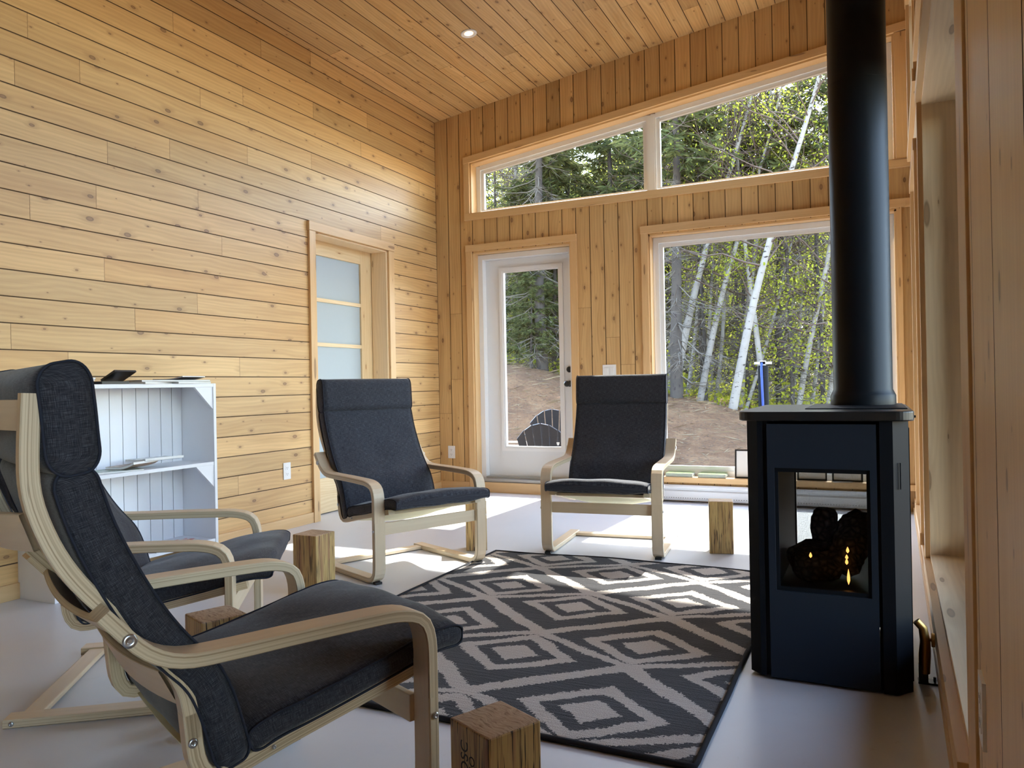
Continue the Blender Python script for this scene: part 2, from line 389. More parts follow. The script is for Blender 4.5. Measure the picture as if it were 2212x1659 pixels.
def board_wall(name, mapf, lines, span, holes, joints, shell, gap=0.0030, flip=False, mat=None):
    """lines: seam coordinates (v).  span(v)->(u0,u1).  holes: list of (v0,v1,lo(v),hi(v)) in (v,u).  mapf(u,v)->3D"""
    b = MB()
    for bi in range(len(lines)-1):
        v0, v1 = lines[bi], lines[bi+1]
        js = sorted(joints(bi, v0, v1)); cuts = sorted(set([v0, v1]+[h[i] for h in holes for i in (0, 1) if v0 < h[i] < v1]))
        segs_t = [(btint(), random.random()*50, random.random()*50) for _ in range(len(js)+1)]
        for ci in range(len(cuts)-1):
            a, c = cuts[ci], cuts[ci+1]; mid = (a+c)/2
            ga = a+(gap if a == v0 else 0); gc = c-(gap if c == v1 else 0)
            hs = sorted([(h[2], h[3]) for h in holes if h[0] <= mid <= h[1]], key=lambda h: h[0](mid))
            ivs = []; cur = lambda v: span(v)[0]
            for lo, hi in hs: ivs.append((cur, lo)); cur = hi
            ivs.append((cur, lambda v: span(v)[1]))
            for lo, hi in ivs:
                if hi(mid)-lo(mid) < 0.004: continue
                bounds = [lo]+[(lambda v, j=j: j) for j in js if lo(mid) < j < hi(mid)]+[hi]
                for k in range(len(bounds)-1):
                    e0 = 0.0009 if k > 0 else 0; e1 = 0.0009 if k < len(bounds)-2 else 0
                    ti = sum(1 for j in js if j <= (bounds[k](mid)+bounds[k+1](mid))/2)
                    tn, o1, o2 = segs_t[ti]
                    q = [(bounds[k](ga)+e0, ga), (bounds[k+1](ga)-e1, ga), (bounds[k+1](gc)-e1, gc), (bounds[k](gc)+e0, gc)]
                    if flip: q = q[::-1]
                    b.face([mapf(u, v, 0) for u, v in q], 0, [(u+o1, v+o2) for u, v in q], tn)
    shell(b)
    return struct(b.build(name, [mat or WALLW, GROOVE]))

# --- back wall
DOOR = (-3.276, -2.322); DTOP = 2.165
WIN = (-1.646, 0.167); WTOP = 2.165; WBOT = 0.193
UPW = (-3.286, 0.172); UBOT = 2.518
T = 0.28   # wall thickness
def shell_back(b):
    y0, y1 = YB+0.005, YB+T
    for (x0, x1, z0, z1) in [(XL-0.2, DOOR[0], -0.3, UBOT), (DOOR[1], WIN[0], -0.3, UBOT), (DOOR[0], DOOR[1], DTOP, UBOT), (DOOR[0], DOOR[1], -0.3, 0.09),
                             (WIN[0], WIN[1], WTOP, UBOT), (WIN[0], WIN[1], -0.3, WBOT-0.02), (WIN[1], XE+0.3, -0.3, UBOT), (XL-0.2, UPW[0], UBOT, 3.6), (UPW[1], XE+0.3, UBOT, 4.1)]:
        b.box(x0, x1, y0, y1, z0, z1, 1)
    # wedge above upper window
    xa, xb = UPW; za, zb = utop(xa), utop(xb); ta, tb = 3.6, 4.15
    for pts in ([(xa, y0, za), (xb, y0, zb), (xb, y0, tb), (xa, y0, ta)], [(xa, y1, za), (xa, y1, ta), (xb, y1, tb), (xb, y1, zb)], [(xa, y0, za), (xa, y1, za), (xb, y1, zb), (xb, y0, zb)]):
        b.face(pts, 1)
lines = [XL]+[-3.517+BW*i for i in range(30)]; lines = [l for l in lines if l < XE-0.01]+[XE]
bj = {}
def joints_back(bi, v0, v1):
    known = {3: [2.12, 1.0], 1: [1.62, 1.02], 11: [1.6], 10: [1.02], 13: [1.34], 12: [], 14: [1.11], 9: [2.9]}
    return known.get(bi, [random.uniform(0.3, 3.0)] if random.random() < 0.35 else [])
holes_b = [(DOOR[0], DOOR[1], lambda v: -0.1, lambda v: DTOP), (WIN[0], WIN[1], lambda v: WBOT-0.03, lambda v: WTOP), (UPW[0], UPW[1], lambda v: UBOT, utop)]
board_wall('wall_back', lambda u, v, d: (v, YB+d, u), lines, lambda v: (0.0, ceil_z(v)+0.01), holes_b, joints_back, shell_back, flip=True)

# --- left wall
LD = (4.418, 5.345); LDT = 2.10
def shell_left(b):
    x0, x1 = XL-0.30, XL-0.005
    b.box(x0, x1, YR-0.2, LD[0], -0.1, 3.6, 1); b.box(x0, x1, LD[1], YB+0.1, -0.1, 3.6, 1); b.box(x0, x1, LD[0], LD[1], LDT, 3.6, 1)
LJ = [(3.21, 3.1), (3.92, 3.22), (4.42, 3.34), (2.62, 2.6), (3.4, 2.74), (3.75, 2.85), (4.44, 2.97), (5.1, 3.1), (2.77, 2.22), (3.17, 2.35), (3.78, 2.47), (5.01, 2.85), (4.41, 2.6), (3.37, 2.09), (5.87, 2.72), (2.7, 1.98), (2.35, 1.85), (3.55, 1.85), (5.26, 2.22), (2.74, 1.6), (3.35, 1.48), (2.92, 1.35), (2.25, 1.24), (2.53, 1.11), (3.68, 1.1), (3.2, 1.03), (3.65, 0.36)]
ll = [0.0]+[0.042+0.125*i for i in range(27)]+[3.405]
def joints_left(bi, v0, v1):
    js = [y for y, z in LJ if v0 <= z+0.0 < v1]; 
    y = (min(js) if js else random.uniform(1, 2.0)); 
    while y > YR+1: y -= random.uniform(1.0, 2.2); js.append(y)
    return js
board_wall('wall_left', lambda u, v, d: (XL-d, u, v), ll, lambda v: (YR, YB), [(0.0, LDT, lambda v: LD[0], lambda v: LD[1])], joints_left, shell_left, flip=True)

# --- right wall  (windows A near, B far, upper C and D)
RA = (1.80, 3.84, 0.16, 2.17); RB = (4.50, 5.42, 0.16, 2.12); RC = (4.28, 5.72, 2.46, 3.42); RD = (1.80, 3.90, 2.46, 3.42)
RE = (-0.9, 0.35, 0.16, 2.17); RF = (-0.9, 0.35, 2.46, 3.42)  # RE, RF: unseen windows beside the camera, sized for the light they admit
rwins = [RA, RB, RC, RD, RE, RF]
TR = 0.30
def shell_right(b):
    x0, x1 = XR+0.005, XR+TR
    ys = sorted({YR-0.2, YB+T, *[w_[0] for w_ in rwins], *[w_[1] for w_ in rwins]})
    for a, c in zip(ys, ys[1:]):
        m_ = (a+c)/2; hs = sorted([(w_[2], w_[3]) for w_ in rwins if w_[0] <= m_ <= w_[1]]); z = -0.1
        for lo, hi in hs: b.box(x0, x1, a, c, z, lo, 1); z = hi
        b.box(x0, x1, a, c, z, 4.15, 1)
rl = [YR+0.31*i for i in range(200)]
sh = 1.275-[l for l in rl if l < 1.275][-1]; rl = [l+sh for l in rl if YR < l+sh < YB-0.01]; rl = [YR]+rl+[YB]
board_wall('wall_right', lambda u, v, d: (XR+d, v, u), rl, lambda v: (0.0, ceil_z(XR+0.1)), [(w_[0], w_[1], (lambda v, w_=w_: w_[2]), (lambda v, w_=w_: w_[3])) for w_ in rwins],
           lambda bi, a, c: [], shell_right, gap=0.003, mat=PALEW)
# --- rear wall behind the camera with two glazed openings
RW = []
def shell_rear(b):
    xs = sorted({XL-0.3, XR+TR+0.2, *[w_[0] for w_ in RW], *[w_[1] for w_ in RW]})
    for a, c in zip(xs, xs[1:]):
        m_ = (a+c)/2; hs = [(w_[2], w_[3]) for w_ in RW if w_[0] <= m_ <= w_[1]]; z = -0.1
        for lo, hi in hs: b.box(a, c, YR-0.25, YR-0.005, z, lo, 1); z = hi
        b.box(a, c, YR-0.25, YR-0.005, z, 4.15, 1)
board_wall('wall_front', lambda u, v, d: (v, YR-d, u), [XL+0.12*i for i in range(32)]+[XR], lambda v: (0.0, ceil_z(v)+0.01), [(w_[0], w_[1], (lambda v, w_=w_: w_[2]), (lambda v, w_=w_: w_[3])) for w_ in RW],
           lambda bi, a, c: [], shell_rear)
# --- ceiling
cl = [XL]+[XL+0.06+0.1235*i for i in range(31)]; cl = [c for c in cl if c < XE]+[XE]
def shell_ceil(b):
    x0, x1 = XL-0.6, XE+0.55; n = 0.006
    P = lambda x, y, d: (x, y, ceil_z(x)+d)
    for (ya, yb) in [(YR-0.5, YB+0.42)]:
        b.face([P(x0, ya, n), P(x0, yb, n), P(x1, yb, n), P(x1, ya, n)], 1)
        b.face([P(x0, ya, 0.3), P(x1, ya, 0.3), P(x1, yb, 0.3), P(x0, yb, 0.3)], 1)
        b.face([P(x0, yb, n), P(x0, yb, .3), P(x1, yb, .3), P(x1, yb, n)], 1); b.face([P(x1, ya, n), P(x1, yb, n), P(x1, yb, .3), P(x1, ya, .3)], 1)
        b.face([P(x0, ya, n), P(x0, ya, .3), P(x0, yb, .3), P(x0, yb, n)], 1); b.face([P(x0, ya, n), P(x1, ya, n), P(x1, ya, .3), P(x0, ya, .3)], 1)
def joints_ceil(bi, v0, v1):
    js = []; y = YB-random.uniform(0.2, 2.0)
    while y > YR+0.5: js.append(y); y -= random.uniform(0.8, 2.2)
    return js
board_wall('ceiling', lambda u, v, d: (v, u, ceil_z(v)+d), cl, lambda v: (YR, YB), [], joints_ceil, shell_ceil)

# --- floor
b = MB(); b.box(XL-0.35, XE+TR, YR-0.25, YB+T, -0.12, 0.0, 0); fl = struct(b.build('floor', FLOOR))

# --- baseboards and trims
def trimbox(name, boxes, mat=TRIM, bevel=0.002):
    b = MB()
    for bx in boxes: b.box(*bx)
    return struct(weld(b.build(name, mat, None, bevel)))
trimbox('baseboard_left', [(XL, XL+0.014, YR, LD[0]-0.066, 0.0, 0.075), (XL, XL+0.014, LD[1]+0.07, YB, 0.0, 0.075)])
trimbox('baseboard_back', [(XL, DOOR[0]-0.06, YB-0.014, YB, 0.0, 0.085), (DOOR[1]+0.06, -1.72, YB-0.014, YB, 0.0, 0.085)])
trimbox('baseboard_right', [(XR-0.016, XR, 1.2, YB, 0.0, 0.10), (XR-0.024, XR-0.016, 1.2, YB-.1, 0.0, 0.045)])
# casings: back door
c = 0.057
trimbox('trim_1', [(DOOR[0]-c, DOOR[0], YB-0.018, YB, 0.0, 2.174), (DOOR[1], DOOR[1]+c, YB-0.018, YB, 0.0, 2.174), (DOOR[0]-c, DOOR[1]+c, YB-0.024, YB, 2.174, 2.231),
                   (DOOR[0], DOOR[0]+0.012, YB, YB+0.09, 0.1, DTOP), (DOOR[1]-0.012, DOOR[1], YB, YB+0.09, 0.1, DTOP), (DOOR[0], DOOR[1], YB, YB+0.09, DTOP-0.012, DTOP),
                   (DOOR[0]+.001, DOOR[1]-.001, YB-0.02, YB+0.02, 0.0, 0.088)])
# casings: big window (sill projects)
trimbox('trim_2', [(WIN[0]-c, WIN[0], YB-0.018, YB, 0.15, 2.172), (WIN[1], WIN[1]+0.032, YB-0.018, YB, 0.15, 2.172), (WIN[0]-c-.003, XE-.002, YB-0.024, YB, 2.172, 2.233),
                   (WIN[0], WIN[0]+0.014, YB, YB+0.09, WBOT, WTOP), (WIN[1]-0.014, WIN[1], YB, YB+0.09, WBOT, WTOP), (WIN[0], WIN[1], YB, YB+0.09, WTOP-0.014, WTOP)])
trimbox('trim_3', [(WIN[0]-c, XE-0.002, YB-0.022, YB+0.10, 0.150, 0.194)])
# casings: upper window, slanted head
b = MB()
b.box(UPW[0]-c, UPW[0], YB-0.018, YB, UBOT-0.001, utop(UPW[0])+0.002); b.box(UPW[1], XE-.002, YB-0.018, YB, UBOT, utop(UPW[1]))
b.box(UPW[0]-c+.003, XE-.002, YB-0.024, YB, 2.457, UBOT-0.001); b.box(UPW[0], UPW[1], YB-0.02, YB+0.10, UBOT-0.012, UBOT+0.002)
b.box(UPW[0], UPW[0]+0.014, YB, YB+0.10, UBOT, utop(UPW[0])); b.box(UPW[1]-0.014, UPW[1], YB, YB+0.10, UBOT, utop(UPW[1]))
def slantbox(b, x0, x1, y0, y1, d0, d1, zf, mat=0):
    P = lambda x, y, d: Vector((x, y, zf(x)+d)); o = random.random()*9
    V8 = [P(x0, y0, d0), P(x1, y0, d0), P(x1, y1, d0), P(x0, y1, d0), P(x0, y0, d1), P(x1, y0, d1), P(x1, y1, d1), P(x0, y1, d1)]
    for q in [(3, 2, 1, 0), (4, 5, 6, 7), (0, 1, 5, 4), (2, 3, 7, 6), (1, 2, 6, 5), (3, 0, 4, 7)]:
        b.face([V8[i] for i in q], mat, [(V8[i].x+o, V8[i].z+V8[i].y+o) for i in q])
slantbox(b, UPW[0]-c, XE-.002, YB-0.024, YB, 0.0, 0.058, utop)
slantbox(b, UPW[0], UPW[1], YB, YB+0.10, -0.014, 0.0, utop)
struct(weld(b.build('trim_4', TRIM, None, 0.002)))

# --- windows in the back wall
def glass_pane(name, pts, parent):
    b = MB(); b.face(pts, 0); return b.build(name, GLASS, parent)
WP = YB+0.10   # window frame front plane
def rect_window(name, x0, x1, z0, z1, fw=0.078):
    root = struct(empty(name, ((x0+x1)/2, WP, z0)))
    L = lambda *a: (a[0]-(x0+x1)/2, a[1]-(x0+x1)/2, a[2]-WP, a[3]-WP, a[4]-z0, a[5]-z0)
    for (p, q, f0, f1) in [(0.0, 0.045, 0.0, 0.06), (0.045, fw, 0.018, 0.05)]:
        b = MB()
        b.box(*L(x0+p, x0+q, WP+f0, WP+f1, z0+p, z1-p)); b.box(*L(x1-q, x1-p, WP+f0, WP+f1, z0+p, z1-p))
        b.box(*L(x0+q, x1-q, WP+f0, WP+f1, z1-q, z1-p)); b.box(*L(x0+q, x1-q, WP+f0, WP+f1, z0+p, z0+q))
        b.build('window_frame' if p == 0 else 'glazing_bead', VINYL, root, 0.002)
    g = fw-0.005; xc = (x0+x1)/2
    glass_pane('glass_pane', [(x0+g-xc, 0.035, g), (x1-g-xc, 0.035, g), (x1-g-xc, 0.035, z1-z0-g), (x0+g-xc, 0.035, z1-z0-g)], root)
    return root
rect_window('window_1', WIN[0]+0.014, WIN[1]-0.014, WBOT+0.001, WTOP-0.014)
# upper trapezoid window, two lites and a mullion
root = struct(empty('window_2', (0, WP, UBOT)))
b = MB(); ut = lambda x: utop(x)-0.014-UBOT
def trap(b, x0, x1, fw, f0, f1, inner=0.0):
    b.box(x0+inner, x0+fw, f0, f1, inner, ut(x0)-inner); b.box(x1-fw, x1-inner, f0, f1, inner, ut(x1-fw)-inner)
    b.box(x0+fw, x1-fw, f0, f1, inner, fw-0.02)
    slantbox(b, x0+fw*0.98, x1-fw*0.98, f0, f1, -fw, -inner, ut)
XM0, XM1 = -1.70, -1.565
trap(b, UPW[0]+0.014, (XM0+XM1)/2, 0.04, 0.0, 0.06); trap(b, (XM0+XM1)/2, UPW[1]-0.014, 0.04, 0.0, 0.06)
b.build('window_frame', VINYL, root)
b = MB(); trap(b, UPW[0]+0.014, (XM0+XM1)/2, 0.072, 0.016, 0.05, 0.04); trap(b, (XM0+XM1)/2, UPW[1]-0.014, 0.072, 0.016, 0.05, 0.04)
b.build('glazing_bead', VINYL, root)
b = MB(); b.box(XM0+0.04, XM1-0.04, -0.004, 0.06, 0.0, ut((XM0+XM1)/2)-0.02); b.build('mullion', VINYL, root)
for x0, x1 in ((UPW[0]+0.07, XM0+0.01), (XM1-0.01, UPW[1]-0.07)):
    glass_pane('glass_pane', [(x0, 0.035, 0.03), (x1, 0.035, 0.03), (x1, 0.035, ut(x1)-0.06), (x0, 0.035, ut(x0)-0.06)], root)

# --- exterior door
DX0, DX1 = DOOR[0]+0.012, DOOR[1]-0.012
root = struct(empty('door_1', ((DX0+DX1)/2, YB+0.09, 0.1))); xc = (DX0+DX1)/2
b = MB(); jw = 0.045
for a in [(DX0-xc, DX0+jw-xc, 0, 0.12, 0.0, 2.05), (DX1-jw-xc, DX1-xc, 0, 0.12, 0.0, 2.05), (DX0+jw-xc, DX1-jw-xc, 0, 0.12, 2.005, 2.05)]: b.box(*a)
b.build('door_frame', WHITE, root, 0.002)
sx0, sx1 = DX0+jw+0.002-xc, DX1-jw-0.002-xc; sy0, sy1 = 0.065, 0.105; sz0, sz1 = 0.02, 2.003
gx0, gx1, gz0, gz1 = -2.975-0.115-xc+0.0, -2.42-xc, 0.265, 1.92
gx0 = -3.075-xc; gx1 = -2.435-xc-0.03
b = MB()
b.box(sx0, gx0, sy0, sy1, sz0, sz1); b.box(gx1, sx1, sy0, sy1, sz0, sz1); b.box(gx0, gx1, sy0, sy1, sz0, gz0); b.box(gx0, gx1, sy0, sy1, gz1, sz1)
b.build('door_slab', DOORW, root)
b = MB()
for (p, q, f) in [(-0.005, 0.022, 0.052), (0.022, 0.038, 0.058)]:
    b.box(gx0+p, gx0+q, f, sy0+.03, gz0+p, gz1-p); b.box(gx1-q, gx1-p, f, sy0+.03, gz0+p, gz1-p); b.box(gx0+q, gx1-q, f, sy0+.03, gz1-q, gz1-p); b.box(gx0+q, gx1-q, f, sy0+.03, gz0+p, gz0+q)
b.build('glass_frame', WHITE, root, 0.003)
glass_pane('glass_pane', [(gx0+.03, 0.08, gz0+.03), (gx1-.03, 0.08, gz0+.03), (gx1-.03, 0.08, gz1-.03), (gx0+.03, 0.08, gz1-.03)], root)
b = MB(); b.box(DX0-xc, DX1-xc, -0.075, 0.06, -0.012, 0.014); b.box(DX0+jw-xc, DX1-jw-xc, 0.0, 0.06, 0.014, 0.03); b.build('threshold', ALU, root, 0.003)
for z in (0.985, 0.86):
    b = MB(); b.lathe([(0.026, 0.0), (0.027, -0.012), (0.02, -0.02)] if z > 0.9 else [(0.027, 0), (0.027, -0.012), (0.012, -0.02), (0.011, -0.05), (0.025, -0.06), (0.027, -0.08), (0.018, -0.092)], (sx1-0.030, sy0, z), 20, 0, 'Y')
    o = b.build('deadbolt' if z > 0.9 else 'door_knob', BLACK, root)
b = MB()
pts = [(-0.012, 0.010), (-0.006, 0.013), (0, 0.010), (0.006, 0.013), (0.012, 0.010), (0.010, -0.002), (0.004, -0.012), (-0.004, -0.012), (-0.010, -0.002)]
b.face([(gx1-0.075+p[0]*1.2, 0.078, gz0+0.065+p[1]*1.2) for p in pts][::-1], 0); b.build('sticker', PAPER, root)

# --- windows in the side and rear walls
def side_window(name, y0, y1, z0, z1, upper=False):
    root = struct(empty(name, (XR, (y0+y1)/2, z0))); yc = (y0+y1)/2; h = z1-z0; a, c_ = y0-yc, y1-yc; tb = 0.018; D = 0.20
    b = MB()
    b.box(-0.0, D, a, a+tb, 0, h); b.box(-0.0, D, c_-tb, c_, 0, h); b.box(-0.0, D, a, c_, h-tb, h); b.box(-0.0, D, a, c_, 0, tb)
    # stepped inner liner seam
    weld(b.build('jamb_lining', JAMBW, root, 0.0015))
    b = MB(); cw = 0.062; cn = 0.17 if y0 == RA[0] else cw; tn = 0.006 if y0 == RA[0] else 0.020
    b.box(-tn, 0.001, a-cn, a+0.002, -cw*0.9, h+cw*0.9); b.box(-0.020, 0.001, c_-0.002, c_+cw, -cw*0.9, h+cw*0.9)
    ae = a+0.02 if y0 == RA[0] else a-cw
    b.box(-0.024, 0.001, ae, c_+cw, h, h+cw); b.box(-0.026, 0.001, ae, c_+cw, -cw, 0.0)
    weld(b.build('window_casing', TRIM, root, 0.0015))
    b = MB(); fw = 0.06
    b.box(D-0.05, D+0.02, a+tb, a+fw+tb, tb, h-tb); b.box(D-0.05, D+0.02, c_-fw-tb, c_-tb, tb, h-tb); b.box(D-0.05, D+0.02, a+tb, c_-tb, h-fw-tb, h-tb); b.box(D-0.05, D+0.02, a+tb, c_-tb, tb, fw+tb)
    b.build('window_frame', VINYL, root, 0.002)
    glass_pane('glass_pane', [(D-0.01, a+0.07, 0.07), (D-0.01, c_-0.07, 0.07), (D-0.01, c_-0.07, h-0.07), (D-0.01, a+0.07, h-0.07)], root)
for i, w_ in enumerate(rwins): side_window('window_%d' % (i+3), *w_)
for i, (x0, x1, z0, z1) in enumerate(RW):
    root = struct(empty('window_%d' % (i+9), ((x0+x1)/2, YR-0.1, z0))); xc2 = (x0+x1)/2
    b = MB()
    for a in [(x0, x0+0.07, z0, z1), (x1-0.07, x1, z0, z1), (x0, x1, z1-0.07, z1), (x0, x1, z0, z0+0.07)]: b.box(a[0]-xc2, a[1]-xc2, -0.04, 0.04, a[2]-z0, a[3]-z0)
    b.build('window_frame', VINYL, root)
    glass_pane('glass_pane', [(x0-xc2+.05, 0, .05), (x1-xc2-.05, 0, .05), (x1-xc2-.05, 0, z1-z0-.05), (x0-xc2+.05, 0, z1-z0-.05)], root)

# --- interior pine door with frosted lites in the left wall
cs = 0.075
trimbox('trim_5', [(XL, XL+0.02, LD[0]-cs+.008, LD[0], 0.0, LDT-0.004), (XL, XL+0.02, LD[1], LD[1]+cs, 0.0, LDT-0.004), (XL, XL+0.026, LD[0]-cs, LD[1]+cs, LDT-0.004, LDT+0.062)])
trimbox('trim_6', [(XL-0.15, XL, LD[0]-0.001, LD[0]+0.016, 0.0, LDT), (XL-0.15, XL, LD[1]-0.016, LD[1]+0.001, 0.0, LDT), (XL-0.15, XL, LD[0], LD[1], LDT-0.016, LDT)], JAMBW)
root = struct(empty('door_2', (XL-0.19, 4.87, 0.01)))
b = MB(); y0, y1 = -0.42, 0.505; ls, rs_ = -0.28, 0.315; z1 = 2.09
zb, zt = 0.265, 1.965; n = 5; mz = 0.028
b.box(0, 0.035, y0, ls, 0, z1); b.box(0, 0.035, rs_, y1, 0, z1); b.box(0, 0.035, ls, rs_, zt, z1); b.box(0, 0.035, ls, rs_, 0, zb)
weld(b.build('door_frame', PINE, root, 0.002))
step = (zt-zb)/n
for i in range(1, n):
    b = MB(); b.box(0.003, 0.033, ls, rs_, zb+i*step-mz/2, zb+i*step+mz/2); b.build('muntin', PINE, root, 0.003)
for i in range(n):
    b = MB(); b.box(0.014, 0.020, ls, rs_, zb+i*step+(mz/2 if i else 0), zb+(i+1)*step-(mz/2 if i < n-1 else 0)); b.build('frosted_pane', FROST, root)
b = MB(); b.box(XL-0.8, XL-0.30, 4.2, 5.6, -0.12, 0.0); struct(b.build('floor_1', FLOOR))
b = MB(); b.box(XL-0.86, XL-0.8, 4.2, 5.6, -0.12, 2.4); b.box(XL-0.86, XL-0.30, 4.15, 4.2, -.12, 2.4); b.box(XL-0.86, XL-0.30, 5.6, 5.65, -.12, 2.4); b.box(XL-0.86, XL-0.30, 4.15, 5.65, 2.4, 2.45); struct(b.build('wall_passage', WHITE))

# ------------------------------------------------------------------ lounge chair
def smooth_path(pts, it=3):
    pts = [Vector(p) for p in pts]
    for _ in range(it):
        q = [pts[0]]
        for a, b_ in zip(pts, pts[1:]): q += [a*0.75+b_*0.25, a*0.25+b_*0.75]
        q.append(pts[-1]); pts = q
    return pts
def resample(pts, step):
    L = [0]
    for a, b_ in zip(pts, pts[1:]): L.append(L[-1]+(b_-a).length)
    n = max(2, int(L[-1]/step)); out = []; j = 0
    for i in range(n+1):
        t = L[-1]*i/n
        while j < len(L)-2 and L[j+1] < t: j += 1
        f = (t-L[j])/max(1e-9, L[j+1]-L[j]); out.append(pts[j].lerp(pts[j+1], min(1, max(0, f))))
    return out, L[-1]
def ribbon(path, thick, y0, y1, off=0.0, step=0.02, it=3):
    """bent strip: path of (s,z), centre offset by off along the normal; side faces laminated (mat 1), wide faces veneer (mat 0)"""
    pts, L = resample(smooth_path(path, it), step); b = MB(); uo = random.random()*10; R = []
    for i, p in enumerate(pts):
        t = (pts[min(i+1, len(pts)-1)]-pts[max(i-1, 0)]).normalized(); n_ = Vector((-t.y, t.x)); c0 = p+n_*off; R.append((c0, n_))
    u = 0; q = 0.0025
    for i in range(len(R)-1):
        (a, na), (c, nc) = R[i], R[i+1]; du = (c-a).length
        def P(cc, nn, h, y): v = cc+nn*h; return (v.x, y, v.y)
        h = thick/2
        prof = [(-h, y0+q), (-h, y1-q), (-h+q, y1), (h-q, y1), (h, y1-q), (h, y0+q), (h-q, y0), (-h+q, y0)]
        mats = [0, 1, 1, 1, 0, 1, 1, 1]
        for k in range(8):
            (h0, ya), (h1, yb) = prof[k], prof[(k+1) % 8]
            if mats[k] == 0: uv = [(u+uo, ya+uo), (u+uo, yb+uo), (u+du+uo, yb+uo), (u+du+uo, ya+uo)]
            else: uv = [(u+uo, h0+uo), (u+uo, h1+uo), (u+du+uo, h1+uo), (u+du+uo, h0+uo)]
            b.face([P(a, na, h0, ya), P(a, na, h1, yb), P(c, nc, h1, yb), P(c, nc, h0, ya)], mats[k], uv, smooth=(k in (0, 4, 2, 6)))
        if i == 0: b.face([P(a, na, h_, y_) for h_, y_ in prof][::-1], 1, [(y_*0.2, h_) for h_, y_ in prof])
        if i == len(R)-2: b.face([P(c, nc, h_, y_) for h_, y_ in prof], 1, [(y_*0.2, h_) for h_, y_ in prof])
        u += du
    return b
def pad(path, t, W, crown, r=0.03, step=0.016, seed=0, pipe=0.0026, tend=0.35, wav=0.004):
    """cushion swept along path with crowned front, flat side band and piping along the band edges"""
    sp = smooth_path(path, 3); cum = [0]
    for a_, c_ in zip(sp, sp[1:]): cum.append(cum[-1]+(c_-a_).length)
    L = cum[-1]; st_ = [r*(1-math.cos(PI/2*i/9)) for i in range(9)]; ls = st_+[r+(L-2*r)*i/max(1, int((L-2*r)/step)) for i in range(max(1, int((L-2*r)/step))+1)]+[L-q for q in st_[::-1]]
    pts = []
    for l in ls:
        j = 0
        while j < len(cum)-2 and cum[j+1] < l: j += 1
        pts.append(sp[j].lerp(sp[j+1], (l-cum[j])/max(1e-9, cum[j+1]-cum[j])))
    n = len(pts); b = MB(); P = []; UV = []
    edges = [[], [], [], []]; ny = 22
    for i, p in enumerate(pts):
        tg = (pts[min(i+1, n-1)]-pts[max(i-1, 0)]).normalized(); nn = Vector((-tg.y, tg.x)); l = ls[i]; e = min(l, L-l)
        k = 1.0 if e > r else tend+(1-tend)*math.sqrt(max(0, 1-(1-e/r)**2)); h = t/2*k; row = []; uvr = []
        sect = []
        for j in range(ny+1):
            y = -W/2+W*j/ny; a = abs(2*y/W); sect.append((y, h+crown*k*(1-a**2.6)))
        for f in (0.33, -0.33): sect.append((W/2+0.006*k, h*f*1.2))
        for j in range(ny+1):
            y = W/2-W*j/ny; a = abs(2*y/W); sect.append((y, -h-crown*0.25*k*(1-a**2.6)))
        for f in (-0.33, 0.33): sect.append((-W/2-0.006*k, h*f*1.2))
        per = 0; last = None
        for (y, o) in sect:
            wv = wav*mnoise.noise(Vector((l*7+seed*9.1, y*6, o*3+seed))) if abs(y) < W*0.49 else 0
            q = p+nn*(o+wv); row.append((q.x, y, q.y)); 
            if last is not None: per += math.hypot(y-last[0], o-last[1])
            last = (y, o); uvr.append((l+seed, per+seed*0.7))
        P.append(row); UV.append(uvr+[(l+seed, per+0.02+seed*0.7)])
        for idx, (y, o) in enumerate([(-W/2, h), (W/2, h), (-W/2, -h), (W/2, -h)]):
            q = p+nn*o; edges[idx].append((q.x, y+(0.003 if y > 0 else -0.003), q.y))
    UV.append(UV[-1])
    b.grid(P, 0, UV, closed_v=True)
    b.face(P[0][::-1], 0, UV[0][:-1][::-1]); b.face(P[-1], 0, UV[-2][:-1])
    pbs = []
    for a_, c_ in ((0, 2), (1, 3)):
        loop = edges[a_]+edges[c_][::-1]+[edges[a_][0]]
        pb = MB(); pb.tube(loop, pipe, 6, 0, cap=False); pbs.append(pb)
    return b, pbs

ARM = [(-0.640, 0.603), (-0.615, 0.572), (-0.575, 0.525), (-0.52, 0.498), (-0.44, 0.495), (-0.30, 0.494), (-0.16, 0.491), (-0.085, 0.488), (-0.030, 0.470), (-0.013, 0.425), (-0.013, 0.36), (-0.013, 0.30)]
LEG = [(-0.013, 0.30), (-0.013, 0.20), (-0.014, 0.10), (-0.018, 0.045), (-0.055, 0.016), (-0.11, 0.016), (-0.30, 0.014), (-0.633, 0.013)]
BACKF = [(-0.722, 0.957), (-0.727, 0.86), (-0.726, 0.80), (-0.711, 0.745), (-0.688, 0.69), (-0.655, 0.637), (-0.59, 0.56), (-0.535, 0.50), (-0.498, 0.44), (-0.488, 0.385), (-0.484, 0.34)]
SEATF = [(-0.488, 0.385), (-0.484, 0.34), (-0.480, 0.30), (-0.462, 0.262), (-0.41, 0.262), (-0.33, 0.283), (-0.184, 0.312), (-0.09, 0.331), (0.03, 0.356)]
